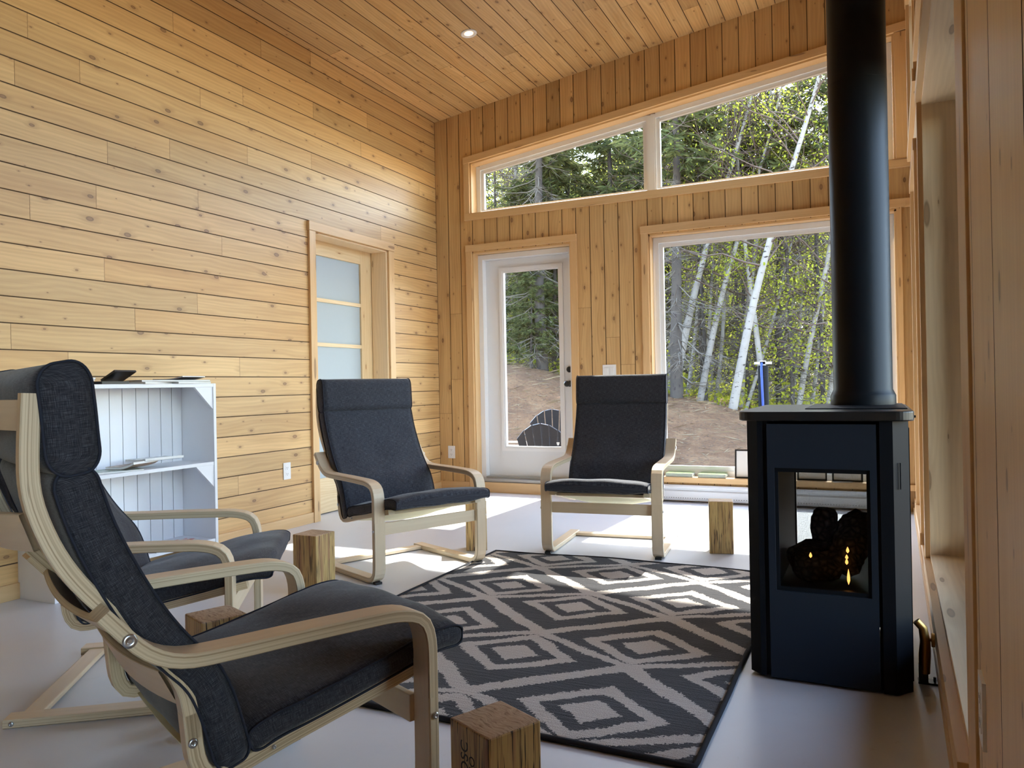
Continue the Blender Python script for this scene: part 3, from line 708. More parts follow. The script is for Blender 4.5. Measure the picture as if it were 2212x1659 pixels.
def make_chair():
    root = empty('lounge_armchair', (0, 0, 0))
    for sgn in (-1, 1):
        ya, yb = sorted((sgn*0.28, sgn*0.34))
        arm = ribbon(ARM, 0.025, ya, yb).build('armrest', [BIRCH, PLY], root)
        leg = ribbon(LEG, 0.025, ya, yb).build('leg', [BIRCH, PLY], root)
        b = MB(); b.box(-0.047, -0.018, sgn*0.31-0.017, sgn*0.31+0.017, 0.0, 0.012); b.build('rubber_foot', RUBBER, leg, 0.003)
        def bolt(s_, z_, par, y=sgn*0.3405, r=0.0085):
            b = MB(); prof = [(r, 0.0), (r, 0.003*sgn), (r*0.8, 0.0042*sgn), (r*0.35, 0.0045*sgn), (r*0.3, 0.0028*sgn)]
            b.lathe(prof, (s_, y, z_), 18, 0, 'Y'); b.build('bolt', STEEL, par)
        bolt(-0.603, 0.556, arm, r=0.0115); bolt(-0.011, 0.262, leg, r=0.007); bolt(-0.61, 0.0145, leg, r=0.007)
        fa, fb = sorted((sgn*0.245, sgn*0.2795))
        bf = ribbon(BACKF, 0.028, fa, fb).build('back_frame', [BIRCH, PLY], root)
        sf = ribbon(SEATF, 0.030, fa, fb).build('seat_frame', [BIRCH, PLY], root)
        bolt(-0.488, 0.335, sf, y=sgn*0.28, r=0.0085); bolt(-0.34, 0.281, sf, y=sgn*0.28, r=0.004)
    def rail(name, s_, z_, ang, hgt, th=0.012, bow=0.03, y=0.246):
        """flat slat between the frames, bowed backward"""
        b = MB(); n = 12; ca, sa = math.cos(ang), math.sin(ang); uo = random.random()*9
        P = [[], [], [], []]; 
        for i in range(n+1):
            yy = -y+2*y*i/n; bw = -bow*(1-(yy/y)**2)
            for q, (dn, dt) in enumerate([(-th/2, -hgt/2), (-th/2, hgt/2), (th/2, hgt/2), (th/2, -hgt/2)]):
                nn = dn+bw; P[q].append((s_+ca*nn-sa*dt, yy, z_+sa*nn+ca*dt))
        for q in range(4):
            r = (q+1) % 4
            for i in range(n):
                uv = [(-y+2*y*i/n+uo, (0 if q in (0, 2) else hgt)+uo), (-y+2*y*i/n+uo, (hgt if q in (0, 2) else hgt+th)+uo)]
                uv = uv+[(uv[1][0]+2*y/n, uv[1][1]), (uv[0][0]+2*y/n, uv[0][1])]
                b.face([P[q][i], P[r][i], P[r][i+1], P[q][i+1]], 0 if q in (0, 2) else 1, uv, smooth=True)
        return weld(b.build(name, [BIRCH, PLY], root, 0.001))
    rail('back_rail', -0.728, 0.922, 0.0, 0.05); rail('back_rail', -0.722, 0.735, 0.32, 0.065, bow=0.035)
    rail('back_rail', -0.60, 0.555, 0.86, 0.055, bow=0.02); rail('back_rail', -0.512, 0.432, 0.45, 0.075, bow=0.02)
    rail('seat_rail', -0.025, 0.338, 1.75, 0.05, 0.016, bow=0.0)
    b = MB(); b.box(-0.036, -0.020, -0.2805, 0.2805, 0.235, 0.294, grain=1); weld(b.build('stretcher', BIRCH, root, 0.002))
    b = MB(); b.box(-0.605, -0.548, -0.2805, 0.2805, 0.004, 0.022, grain=1); weld(b.build('rear_crossbar', [BIRCH], root, 0.004))
    # cream webbing under the seat
    b = MB(); P = []
    for i in range(15):
        s_ = -0.44+0.40*i/14; row = []
        for j in range(25):
            y = -0.245+0.49*j/24; sag = -0.035*(1-(y/0.245)**2)*math.sin(PI*min(1, (i+2)/15)); z_ = interp(s_, [(-0.44, 0.262), (-0.33, 0.283), (-0.04, 0.338)])-0.006
            row.append((s_, y, z_+sag+0.003*math.sin(s_*140+y*5)))
        P.append(row)
    b.grid(P, 0); o = b.build('seat_sling', CREAM, root); o.modifiers.new('t', 'SOLIDIFY').thickness = 0.002
    # cushions
    bc, pc = pad([(-0.668, 0.832), (-0.655, 0.78), (-0.636, 0.72), (-0.60, 0.64), (-0.56, 0.565), (-0.515, 0.50), (-0.468, 0.45), (-0.443, 0.39), (-0.428, 0.33), (-0.412, 0.272)][::-1], 0.066, 0.555, 0.008, seed=1, wav=0.007)
    o = bc.build('back_cushion', FABRIC, root); [q_.build('piping', PIPING, o) for q_ in pc]
    bc, pc = pad([(-0.385, 0.300), (-0.34, 0.318), (-0.27, 0.329), (-0.19, 0.345), (-0.09, 0.366), (0.0, 0.388), (0.06, 0.396), (0.108, 0.392)], 0.047, 0.555, 0.022, r=0.028, seed=2, tend=0.45, wav=0.009)
    o = bc.build('seat_cushion', FABRIC, root); [q_.build('piping', PIPING, o) for q_ in pc]
    bc, pc = pad([(-0.662, 0.824), (-0.668, 0.87), (-0.672, 0.93), (-0.678, 0.985), (-0.682, 1.006)], 0.078, 0.56, 0.024, r=0.038, seed=3, tend=0.25, wav=0.004)
    o = bc.build('head_pillow', FABRIC, root); [q_.build('piping', PIPING, o) for q_ in pc]
    return root
CHAIRS = [((-1.157, 1.539), 66.2, 'nearest grey-cushioned bentwood armchair, seen from behind its right side, cut by the lower frame edge'),
          ((-1.956, 2.001), 36.2, 'grey-cushioned bentwood armchair in front of the white bookcase, mostly hidden by the nearest armchair'),
          ((-2.040, 3.357), -24.9, 'grey-cushioned bentwood armchair turned sideways in front of the frosted pine door'),
          ((-1.373, 4.013), -83.9, 'grey-cushioned bentwood armchair facing the camera in front of the glazed white door and big window')]
proto = make_chair()
for i, ((x, y), a, lab) in enumerate(CHAIRS):
    o = proto if i == 0 else copy_tree(proto)
    o.location = (x, y, 0.0); o.rotation_euler = (0, 0, math.radians(a))
    tag(o, lab, 'armchair', 'bentwood lounge armchairs around the rug')

# ------------------------------------------------------------------ rug
def wob(t, s): return 0.012*mnoise.noise(Vector((t*1.7, s, 3.1)))
b = MB(); nx, ny = 60, 76; RX0, RX1, RY0, RY1 = -1.965, -0.415, 1.895, 3.925; P = []; UV = []
for i in range(nx+1):
    row = []; uvr = []
    for j in range(ny+1):
        fx, fy = i/nx, j/ny
        x0_, x1_ = RX0+wob(fy*2, 1), RX1+wob(fy*2, 5); y0_, y1_ = RY0-0.02*(1-fx)+wob(fx*2, 9)*1.2, RY1+wob(fx*2, 13)*2.5+0.03*math.sin(fx*PI)
        x = x0_+(x1_-x0_)*fx; y = y0_+(y1_-y0_)*fy
        z = 0.012+0.003*mnoise.noise(Vector((x*2, y*9, 0)))
        row.append((x, y, z)); uvr.append((x, y))
    P.append(row); UV.append(uvr)
UV.append(UV[-1])
b.grid(P, 0, UV)
# skirt
ring = [P[i][0] for i in range(nx+1)]+[P[nx][j] for j in range(1, ny+1)]+[P[i][ny] for i in range(nx-1, -1, -1)]+[P[0][j] for j in range(ny-1, 0, -1)]
for a_, c_ in zip(ring, ring[1:]+ring[:1]): b.face([a_, (a_[0], a_[1], 0.001), (c_[0], c_[1], 0.001), c_], 0)
rug = tag(weld(b.build('area_rug', RUG)), 'charcoal and beige diamond-patterned pile rug lying on the grey floor between the chairs', 'rug')
b = MB(); b.tube([(p[0], p[1], 0.009) for p in ring+ring[:1]], 0.0085, 6, 0, cap=False); b.build('bound_edge', RUGB, rug)

# ------------------------------------------------------------------ strand-lumber blocks
def block(name, cx, cy2, ang, w_, d__, h_, label):
    b = MB(); b.box(-w_/2, w_/2, -d__/2, d__/2, 0.0, h_, 0, grain=2, endmat=1)
    o = weld(b.build(name, [PSLS, PSLT], None, 0.004)); o.location = (cx, cy2, 0); o.rotation_euler = (0, 0, math.radians(ang))
    tag(o, label, 'wood block', 'strand lumber blocks used as side tables'); return o
BL = []
BL.append(block('lumber_block', -0.697, 1.368, -26, 0.13, 0.13, 0.29, 'wood block with black ink stamp, lowest in the photo, beside the nearest armchair\'s front leg'))
BL.append(block('lumber_block', -2.36, 2.82, 0, 0.135, 0.135, 0.29, 'dark-streaked square wood block between the bookcase armchair and the armchair by the pine door'))
BL.append(block('lumber_block', -1.685, 1.592, -22, 0.127, 0.127, 0.33, 'square wood block half hidden between the nearest armchair and the armchair behind it'))
BL.append(block('lumber_block', -0.79, 4.385, 12, 0.13, 0.115, 0.29, 'sunlit wood block standing alone between the facing armchair and the black stove'))
BL.append(block('lumber_block', -2.125, 3.975, 30, 0.12, 0.115, 0.29, 'wood block behind the front leg of the armchair by the pine door'))
# ink stamp on the nearest block
INK = plain('black_ink', (0.02, 0.02, 0.022), 0.6)
def textmesh(s, size, mat, parent, M, name='ink_stamp'):
    cu = bpy.data.curves.new(name, 'FONT'); cu.body = s; cu.size = size; cu.extrude = 0.0002; cu.align_x = 'CENTER'; cu.offset = 0
    to = bpy.data.objects.new('tmp', cu); COL.objects.link(to); dg = bpy.context.evaluated_depsgraph_get(); dg.update()
    me = bpy.data.meshes.new_from_object(to.evaluated_get(dg)); bpy.data.objects.remove(to); me.transform(M); me.materials.clear(); me.materials.append(mat)
    o = bpy.data.objects.new(name, me); COL.objects.link(o); o.parent = parent; return o
# face -X side local (camera-left face is local -x/-y); stamp runs vertically on the left face
Mst = Matrix.Translation((-0.004, -0.0652, 0.205)) @ Matrix.Rotation(PI/2, 4, 'X') @ Matrix.Rotation(PI/2, 4, 'Z')
textmesh('OSOSC', 0.034, INK, BL[0], Mst); 
Mst = Matrix.Translation((0.018, -0.0652, 0.200)) @ Matrix.Rotation(PI/2, 4, 'X') @ Matrix.Rotation(PI/2, 4, 'Z')
textmesh('SCLSO', 0.026, INK, BL[0], Mst)

# ------------------------------------------------------------------ gas stove
SX, SY = -0.145, 2.90
st = tag(empty('gas_stove', (SX, SY, 0)), 'tall black see-through gas stove with a round flue pipe standing on the floor', 'stove')
def sb(x0, x1, y0, y1, z0, z1): return (x0-SX, x1-SX, y0-SY, y1-SY, z0, z1)
X0, X1, Y0, Y1 = -0.378, 0.092, 2.560, 3.245; ZT = 0.826
# carcass: chamfered corner posts
b = MB()
def prism(b, poly, z0, z1, mat=0):
    n = len(poly); lo = [(x-SX, y-SY, z0) for x, y in poly]; hi = [(x-SX, y-SY, z1) for x, y in poly]
    b.face(lo[::-1], mat); b.face(hi, mat)
    for i in range(n): b.face([lo[i], lo[(i+1) % n], hi[(i+1) % n], hi[i]], mat)
prism(b, [(X0, Y0+0.035), (X0+0.035, Y0+0.004), (-0.327, Y0+0.004), (-0.327, Y0+0.06), (X0, Y0+0.06)], 0.012, ZT)
prism(b, [(X1, Y0+0.055), (X1, Y0+0.08), (0.012, Y0+0.08), (0.012, Y0+0.004), (0.048, Y0+0.004)], 0.004, ZT)
prism(b, [(-0.327, Y0+0.012), (-0.314, Y0+0.012), (-0.314, Y0+0.06), (-0.327, Y0+0.06)], 0.012, ZT)
prism(b, [(0.004, Y0+0.012), (0.012, Y0+0.012), (0.012, Y0+0.06), (0.004, Y0+0.06)], 0.012, ZT)
prism(b, [(X0, Y1-0.06), (X0+0.03, Y1-0.06), (X0+0.03, Y1), (X0+0.02, Y1), (X0, Y1-0.03)], 0.012, ZT)
prism(b, [(X1-0.03, Y1-0.06), (X1, Y1-0.06), (X1, Y1-0.03), (X1-0.02, Y1), (X1-0.03, Y1)], 0.012, ZT)
for a in [sb(X0+0.002, X0+0.012, Y0+0.06, Y1-0.06, 0.012, ZT), sb(X1-0.012, X1-0.002, Y0+0.08, Y1-0.06, 0.012, ZT), sb(X1-0.002, X1+0.004, Y0+0.10, Y0+0.30, 0.02, 0.80)]: b.box(*a)
b.build('stove_body', STOVE, st, 0.002)
def ringpanel(b, x0, x1, z0, z1, ox0, ox1, oz0, oz1, y0, y1):
    for a in [(x0, ox0, y0, y1, z0, z1), (ox1, x1, y0, y1, z0, z1), (ox0, ox1, y0, y1, z0, oz0), (ox0, ox1, y0, y1, oz1, z1)]: b.box(*sb(*a))
b = MB(); ringpanel(b, -0.313, 0.003, 0.010, 0.816, -0.292, -0.016, 0.288, 0.677, Y0, Y0+0.012); weld(b.build('front_panel', STOVEP, st))
b = MB(); ringpanel(b, -0.292, -0.016, 0.288, 0.677, -0.281, -0.026, 0.300, 0.664, Y0+0.008, Y0+0.03); b.build('door_frame', STOVE, st)
b = MB(); ringpanel(b, X0+0.03, X1-0.03, 0.012, ZT, -0.286, -0.018, 0.285, 0.672, Y1-0.03, Y1-0.004); weld(b.build('back_panel', STOVE, st))
for yy, nm in ((Y0+0.02, 'front_glass'), (Y1-0.012, 'back_glass')):
    b = MB(); b.face([(-0.285-SX, yy-SY, 0.29), (-0.018-SX, yy-SY, 0.29), (-0.018-SX, yy-SY, 0.67), (-0.285-SX, yy-SY, 0.67)]); b.build(nm, glass_mat('stove_glass', (0.62, 0.64, 0.64), 0.5) if nm[0] == 'f' else bpy.data.materials['stove_glass'], st)
b = MB(); yy = Y1-0.002; b.face([(-0.286-SX, yy-SY, 0.285), (-0.018-SX, yy-SY, 0.285), (-0.018-SX, yy-SY, 0.672), (-0.286-SX, yy-SY, 0.672)], 0, [(0, 0), (.268, 0), (.268, .387), (0, .387)]); b.build('safety_screen', SCREEN, st)
# fire box
b = MB()
for a in [sb(-0.300, -0.290, Y0+0.03, Y1-0.03, 0.25, 0.70), sb(-0.012, -0.002, Y0+0.03, Y1-0.03, 0.25, 0.70), sb(-0.30, 0.0, Y0+0.03, Y1-0.03, 0.24, 0.285), sb(-0.30, 0.0, Y0+0.03, Y1-0.03, 0.68, 0.70)]: b.box(*a)
b.build('firebox', STOVE, st)
# top slab with rounded corners
b = MB(); poly = []
tx0, tx1, ty0, ty1 = -0.402, 0.108, 2.552, 3.285; r = 0.05
for (cx, cy2, a0) in [(tx1-r, ty1-r, 0), (tx0+r, ty1-r, 90), (tx0+r, ty0+r, 180), (tx1-r, ty0+r, 270)]:
    for k in range(9): a = math.radians(a0+k*11.25); poly.append((cx+r*math.cos(a), cy2+r*math.sin(a)))
prism(b, poly, ZT, 0.856); weld(b.build('top_slab', plain('stove_top_steel', (0.012, 0.013, 0.014), 0.33, 0.0, 0.5), st, 0.004, 3))
b = MB(); prism(b, [(-0.21, 2.74), (0.095, 2.74), (0.095, 3.27), (-0.21, 3.27)], 0.8562, 0.8592); b.build('cover_plate', STOVE, st)
# logs
def log_mat():
    m, t, bb = newmat('charred_ceramic_log'); k = NT(t); o = k.obj()
    vo = k.n('ShaderNodeTexVoronoi', feature='DISTANCE_TO_EDGE'); vo.inputs['Scale'].default_value = 45; k.l(o, vo.inputs['Vector'])
    col = k.ramp(vo.outputs[0], [(0.0, (0.01, 0.008, 0.007)), (0.12, (0.03, 0.025, 0.022)), (0.4, (0.10, 0.085, 0.075))])
    k.l(col, bb.inputs['Base Color']); bb.inputs['Roughness'].default_value = 0.95; k.bump(bb, vo.outputs[0], 0.8, 0.01); return m
LOGM = log_mat()
def log(pts, rad, seed):
    b = MB(); pts, L = resample(smooth_path([Vector(p) for p in pts], 2), 0.012); P = []
    n = len(pts)
    for i, p in enumerate(pts):
        t = (pts[min(i+1, n-1)]-pts[max(i-1, 0)]).normalized(); a = t.cross(Vector((0, 1, 0.1))).normalized(); c_ = t.cross(a)
        row = []
        for k in range(20):
            an = 2*PI*k/20; q = a*math.cos(an)+c_*math.sin(an)
            rr = rad*(1+0.35*mnoise.noise(q*1.6+p*16+Vector((seed, 0, 0)))+0.12*mnoise.noise(q*5+p*60)); rr *= (0.75 if i in (0, n-1) else 1.0)
            row.append(p+q*rr-Vector((SX, SY, 0)))
        P.append(row)
    b.grid(P, 0, closed_v=True); b.face(P[0][::-1]); b.face(P[-1]); return b.build('ceramic_log', LOGM, st)
log([(-0.185, 2.86, 0.30), (-0.170, 2.88, 0.40), (-0.158, 2.88, 0.505)], 0.040, 1)
log([(-0.15, 2.90, 0.36), (-0.09, 2.90, 0.44), (-0.035, 2.86, 0.475)], 0.045, 2)
log([(-0.25, 2.74, 0.335), (-0.18, 2.72, 0.335), (-0.115, 2.74, 0.35)], 0.044, 3)
log([(-0.105, 2.72, 0.335), (-0.065, 2.74, 0.42), (-0.045, 2.78, 0.50)], 0.050, 4)
log([(-0.27, 2.80, 0.33), (-0.17, 2.84, 0.37), (-0.06, 2.80, 0.33)], 0.045, 5)
def rayp(px, py, Y):
    v = r2*((px-1106)/FPX)+u2*(-(py-829.5)/FPX)+d_; return Vector((0, 0, CAMH))+v*(Y/v.y)
for (px, py, hh, yy) in [(1751, 1199, 0.018, 2.66), (1831, 1188, 0.020, 2.655), (1829, 1203, 0.015, 2.655), (1829, 1213, 0.020, 2.655), (1833, 1246, 0.050, 2.655)]:
    p = rayp(px, py, yy)-Vector((SX, SY, 0)); b = MB()
    b.lathe([(0.0005, -hh/2), (0.0045, -hh/4), (0.0045, 0), (0.002, hh/3), (0.0003, hh/2)], p, 8); b.build('flame', FLAME, st)
# flue pipe
b = MB(); px_, py_ = -0.038-SX, 3.15-SY
b.lathe([(0.112, 0.8595), (0.112, 0.893), (0.109, 0.899), (0.1015, 0.915), (0.1015, 3.95)], (px_, py_, 0), 64, cap=False)
b.lathe([(0.1022, 2.05), (0.1022, 2.052)], (px_, py_, 0), 64, cap=False); b.build('flue_pipe', PIPEM, st)
# side handle slot and gas valve
b = MB(); b.box(*sb(0.0655, 0.0685, Y0+0.018, Y0+0.0215, 0.62, 0.70)); b.build('door_latch', STOVE, st)
b = MB(); b.box(*sb(0.108, 0.112, 2.60, 2.612, 0.835, 0.842)); b.build('screw_head', STOVE, st)
gv = tag(empty('gas_valve', (0.137, 2.72, 0.0)), 'small brass gas valve and fitting on the floor behind the right side of the stove', 'valve')
b = MB(); b.tube([(-0.01, 0, 0.03), (-0.008, 0, 0.09), (-0.006, 0, 0.13), (-0.012, 0, 0.17), (-0.03, 0, 0.19)], [0.016, 0.017, 0.015, 0.013, 0.012], 12); b.lathe([(0.015, 0.05), (0.015, 0.065)], (-0.009, 0, 0), 8); b.build('brass_fitting', BRASS, gv)
b = MB(); b.lathe([(0.005, 0), (0.005, 0.010), (0.021, 0.011), (0.022, 0.014), (0.021, 0.020)], (0.0, 0, 0.135), 14, 0, 'X'); b.build('valve_handle', BRASS, gv)
b = MB(); b.box(-0.028, 0.026, -0.02, 0.02, 0.0, 0.006); b.box(-0.026, 0.0, -0.014, 0.014, 0.006, 0.055); b.lathe([(0.004, 0.006), (0.004, 0.02)], (0.018, 0, 0), 8); b.build('valve_base', BLACK, gv, 0.001)

# ------------------------------------------------------------------ bookcase
BX0, BX1, BY0, BY1 = XL+0.001, -3.385, 2.262, 3.228; bt = 0.019
bk = tag(empty('bookcase', (-3.52, 2.745, 0)), 'white painted open bookcase with plank back standing against the left wall', 'bookcase')
def kb(x0, x1, y0, y1, z0, z1): return (x0+3.52, x1+3.52, y0-2.745, y1-2.745, z0, z1)
for nm, a in [('side_panel', (BX0, BX1, BY0, BY0+bt, 0, 0.998)), ('side_panel', (BX0, BX1, BY1-bt, BY1, 0, 0.998)), ('top_panel', (BX0, BX1, BY0+bt, BY1-bt, 0.978, 0.998)),
              ('shelf', (BX0+.01, BX1-0.003, BY0+bt, BY1-bt, 0.537, 0.556)), ('shelf', (BX0+.01, BX1-0.003, BY0+bt, BY1-bt, 0.100, 0.121))]:
    b = MB(); b.box(*kb(*a)); weld(b.build(nm, SHELFW, bk, 0.0015))
b = MB(); y = BY0+bt; ys = [BY0+bt]+[2.663-0.08*i for i in (3, 2, 1, 0)]+[2.744, 2.821, 2.905, 2.985, 3.064, 3.14]+[BY1-bt]
ys = sorted(y for y in ys if BY0+bt <= y <= BY1-bt)
for a, c_ in zip(ys, ys[1:]): b.box(*kb(BX0+0.004, BX0+0.012, a+0.002, c_-0.002, 0.02, 0.978))
b.box(*kb(BX0+0.0005, BX0+0.004, BY0+bt, BY1-bt, 0.02, 0.978), 1)
b.build('back_planks', [SHELFW, GROOVE], bk)
b = MB(); b.box(*kb(BX1-0.02, BX1-0.005, BY0+bt, BY1-bt, 0.0, 0.10)); 
for (z, s) in ((0.978, 1), (0.537, 1)):
    b = MB(); y1 = BY1-bt; L = 0.125
    pts = [(BX1-0.022+3.52, y1-2.745, z), (BX1-0.022+3.52, y1-L-2.745, z), (BX1-0.022+3.52, y1-2.745, z-L)]
    q = [(p[0]+0.016, p[1], p[2]) for p in pts]
    b.face(pts); b.face(q[::-1])
    for i in range(3): b.face([pts[i], q[i], q[(i+1) % 3], pts[(i+1) % 3]])
    b.build('corner_brace', SHELFW, bk)

def cover_mat(name, c1, c2=None, c3=None):
    m, t, bb = newmat(name); k = NT(t); u, v = k.uv()
    n = k.noise(k.comb(k.math('MULTIPLY', u, 26), k.math('MULTIPLY', v, 26)), 1, 2)
    col = k.mix(k.smooth(n, 0.5, 0.54), (*c1, 1), (*(c2 or c1), 1))
    if c3: col = k.mix(k.smooth(n, 0.60, 0.62), col, (*c3, 1))
    k.l(col, bb.inputs['Base Color']); bb.inputs['Roughness'].default_value = 0.35; return m
def magazine(name, loc, rz, w_, l, h, mats, label, cat='magazine', group=None, curl=0.0, fan=0):
    """pages block plus curved cover"""
    root = empty(name, loc, math.radians(rz)); tag(root, label, cat, group)
    for nm, z0, z1, inset, m in (('pages', 0.0008, h-0.0008, 0.002, PAPER), ('cover', h-0.0008, h, 0, mats), ('back_cover', 0, 0.0008, 0, mats)):
        b = MB(); P0 = []; P1 = []
        for i in range(9):
            x = -w_/2+w_*i/8; zc = curl*max(0, (i/8-0.45))**2*4
            P0.append([(x, -l/2+inset, z0+zc), (x, l/2-inset, z0+zc)]); P1.append([(x, -l/2+inset, z1+zc), (x, l/2-inset, z1+zc)])
        UV = [[(i*w_/8, 0), (i*w_/8, l)] for i in range(9)]+[[(w_, 0), (w_, l)]]
        b.grid(P1, 0, UV, smooth=False); b.grid([r[::-1] for r in P0], 0, UV, smooth=False)
        b.face([P0[i][0] for i in range(9)]+[P1[i][0] for i in range(8, -1, -1)]); b.face([P1[i][1] for i in range(9)]+[P0[i][1] for i in range(8, -1, -1)])
        b.face([P0[8][0], P0[8][1], P1[8][1], P1[8][0]]); b.face([P1[0][0], P1[0][1], P0[0][1], P0[0][0]])
        b.build(nm, m, root)
    return root
MG1 = cover_mat('cover_dark', (0.06, 0.05, 0.06), (0.18, 0.10, 0.14)); MG2 = cover_mat('cover_green', (0.20, 0.30, 0.24), (0.45, 0.48, 0.44)); MG3 = cover_mat('cover_brown', (0.30, 0.19, 0.12), (0.42, 0.30, 0.22))
MG4 = cover_mat('cover_red', (0.70, 0.68, 0.66), (0.62, 0.12, 0.10)); MG5 = cover_mat('cover_leafy', (0.10, 0.22, 0.03), (0.03, 0.06, 0.01), (0.25, 0.38, 0.08)); MGW = cover_mat('cover_pale', (0.70, 0.70, 0.68), (0.45, 0.50, 0.55))
ZS = 0.9985
for i in range(4): magazine('booklet', (-3.50, 2.44+0.004*i, ZS+0.0085*i), 3*i-4, 0.15, 0.12, 0.008, [MGW, MG2, MGW, MG1][i], ['bottom', 'second', 'third', 'top'][i]+' pale booklet of the small stack on the bookcase top nearest the armchair pillow', 'booklet', 'booklets stacked on the bookcase top')
b = MB(); b.box(-0.055, 0.055, -0.075, 0.075, 0, 0.014); o = b.build('black_case', BLACK, None, 0.003); o.location = (-3.45, 2.60, ZS); tag(o, 'flat black case under the tilted picture frame on the bookcase top', 'case')
fr = tag(empty('tilted_frame', (-3.46, 2.68, ZS+0.0155), math.radians(8)), 'small dark picture frame lying tilted on the black case on the bookcase', 'picture frame')
Mt = Matrix.Rotation(math.radians(-28), 4, 'Y')
b = MB(); b.box(-0.05, 0.05, -0.07, 0.07, 0.027, 0.037, M=Mt); b.build('frame', BLACK, fr, 0.002)
b = MB(); b.box(-0.038, 0.038, -0.056, 0.056, 0.0372, 0.038, M=Mt); b.build('picture', cover_mat('sepia_print', (0.30, 0.20, 0.10), (0.20, 0.13, 0.07)), fr)
magazine('magazine', (-3.49, 2.84, ZS), 12, 0.19, 0.22, 0.010, MG3, 'brown-edged magazine, lower of the middle pile on the bookcase top', group='magazines on the bookcase')
magazine('magazine', (-3.48, 2.87, ZS+0.0105), -6, 0.17, 0.21, 0.010, MG1, 'pale-paged magazine with dark cover, upper of the middle pile on the bookcase top', group='magazines on the bookcase')
magazine('magazine', (-3.48, 3.07, ZS), 4, 0.20, 0.24, 0.010, MGW, 'pale magazine at the bottom of the pile by the bookcase\'s right end', group='magazines on the bookcase')
magazine('magazine', (-3.48, 3.08, ZS+0.0105), -8, 0.19, 0.22, 0.010, MG2, 'green magazine in the middle of the pile by the bookcase\'s right end', group='magazines on the bookcase')
magazine('magazine', (-3.48, 3.06, ZS+0.021), 14, 0.18, 0.21, 0.006, MG1, 'dark curling magazine topping the pile by the bookcase\'s right end', group='magazines on the bookcase', curl=0.012)
ZM = 0.5565
magazine('magazine', (-3.49, 2.66, ZM), -18, 0.17, 0.22, 0.008, MG2, 'green magazine lying leftmost on the middle shelf', group='magazines on the middle shelf')
magazine('magazine', (-3.49, 2.76, ZM+0.0088), 15, 0.16, 0.20, 0.013, MG3, 'brown magazine with rolled cover on the middle shelf', group='magazines on the middle shelf', curl=0.02)
magazine('magazine', (-3.48, 2.89, ZM+0.033), -5, 0.17, 0.23, 0.013, MGW, 'pale open magazine, rightmost on the middle shelf', group='magazines on the middle shelf', curl=0.008)
ZL = 0.1215
magazine('pamphlet', (-3.47, 2.88, ZL), 10, 0.17, 0.20, 0.003, MGW, 'pale pamphlet with a red ring and a teal ring on the lowest shelf', 'pamphlet')
b = MB()
pm = [o for o in scene.objects if o.name.startswith('pamphlet')][-1]
for cx, cc in ((-0.035, 0), (0.035, 1)):
    b = MB(); b.lathe([(0.024, 0.0032), (0.040, 0.0033)], (0.02, cx, 0.0004), 24, cap=False); b.build('printed_ring', plain('ring_ink_%d' % cc, ((0.55, 0.07, 0.14), (0.06, 0.35, 0.33))[cc], 0.5), pm)
magazine('pamphlet', (-3.47, 3.07, ZL), -12, 0.16, 0.14, 0.004, MG4, 'white pamphlet with red print on the right of the lowest shelf', 'pamphlet')

# ------------------------------------------------------------------ window sill things
SZ = 0.1945
for gi, (cx, nme) in enumerate(((-1.43, 'left'), (-1.17, 'right'))):
    for i in range(4):
        magazine('brochure', (cx+random.uniform(-.003, .003), YB+0.045, SZ+0.0072*i), random.uniform(-1.5, 1.5), 0.215, 0.11, 0.0065, MG5,
                 '%s green-edged brochure of the %s stack on the sill of the big window' % (['bottom', 'second', 'third', 'top'][i], nme), 'brochure', 'green brochures on the window sill')
def pframe(x, y, rz, w_, h, lab, tilt=-8):
    root = tag(empty('picture_frame', (x, y, SZ), math.radians(rz)), lab, 'picture frame')
    M = Matrix.Rotation(math.radians(tilt), 4, 'X'); b = MB(); f = 0.012
    for a in [(-w_/2, -w_/2+f, 0, 0.014, 0, h), (w_/2-f, w_/2, 0, 0.014, 0, h), (-w_/2+f, w_/2-f, 0, 0.014, 0, f), (-w_/2+f, w_/2-f, 0, 0.014, h-f, h)]: b.box(*a, M=M)
    b.build('frame', BLACK, root, 0.001); b = MB(); b.box(-w_/2+f, w_/2-f, 0.004, 0.009, f, h-f, M=M); b.build('print', PAPER, root)
pframe(-0.905, YB+0.035, 0, 0.19, 0.225, 'black-framed print standing on the window sill, its left edge showing beside the stove')
pframe(-0.435, YB+0.045, 0, 0.21, 0.15, 'black picture frame on the sill seen through the stove glass, left one')
pframe(-0.19, YB+0.045, 0, 0.21, 0.15, 'black picture frame on the sill seen through the stove glass, right one')
magazine('leaflet', (-0.22, YB+0.01, SZ), 12, 0.13, 0.05, 0.002, MGW, 'loose white leaflet in front of the right frame seen through the stove glass', 'leaflet')

# ------------------------------------------------------------------ baseboard heater
hx0, hx1 = -1.70, 0.15
ht = tag(empty('baseboard_heater', (-0.775, YB-0.035, 0.0)), 'long white electric baseboard heater under the big window', 'heater')
L2 = (hx1-hx0)/2
b = MB(); prof = [(0.034, 0.135), (-0.010, 0.135), (-0.030, 0.122), (-0.030, 0.112), (-0.012, 0.104), (-0.012, 0.098), (-0.034, 0.088), (-0.034, 0.030), (-0.026, 0.014), (0.034, 0.014)]
lo = [(-L2, y, z) for y, z in prof]; hi = [(L2, y, z) for y, z in prof]; b.face(lo); b.face(hi[::-1])
for i in range(len(prof)): j = (i+1) % len(prof); b.face([lo[i], hi[i], hi[j], lo[j]])
b.build('housing', HEATW, ht, 0.002)
b = MB()
for i in range(95):
    x = -L2+0.05+i*0.0187
    if x < L2-0.04: b.box(x, x+0.007, -0.0345, -0.033, 0.034, 0.0385)
b.build('vent_slots', BLACK, ht)
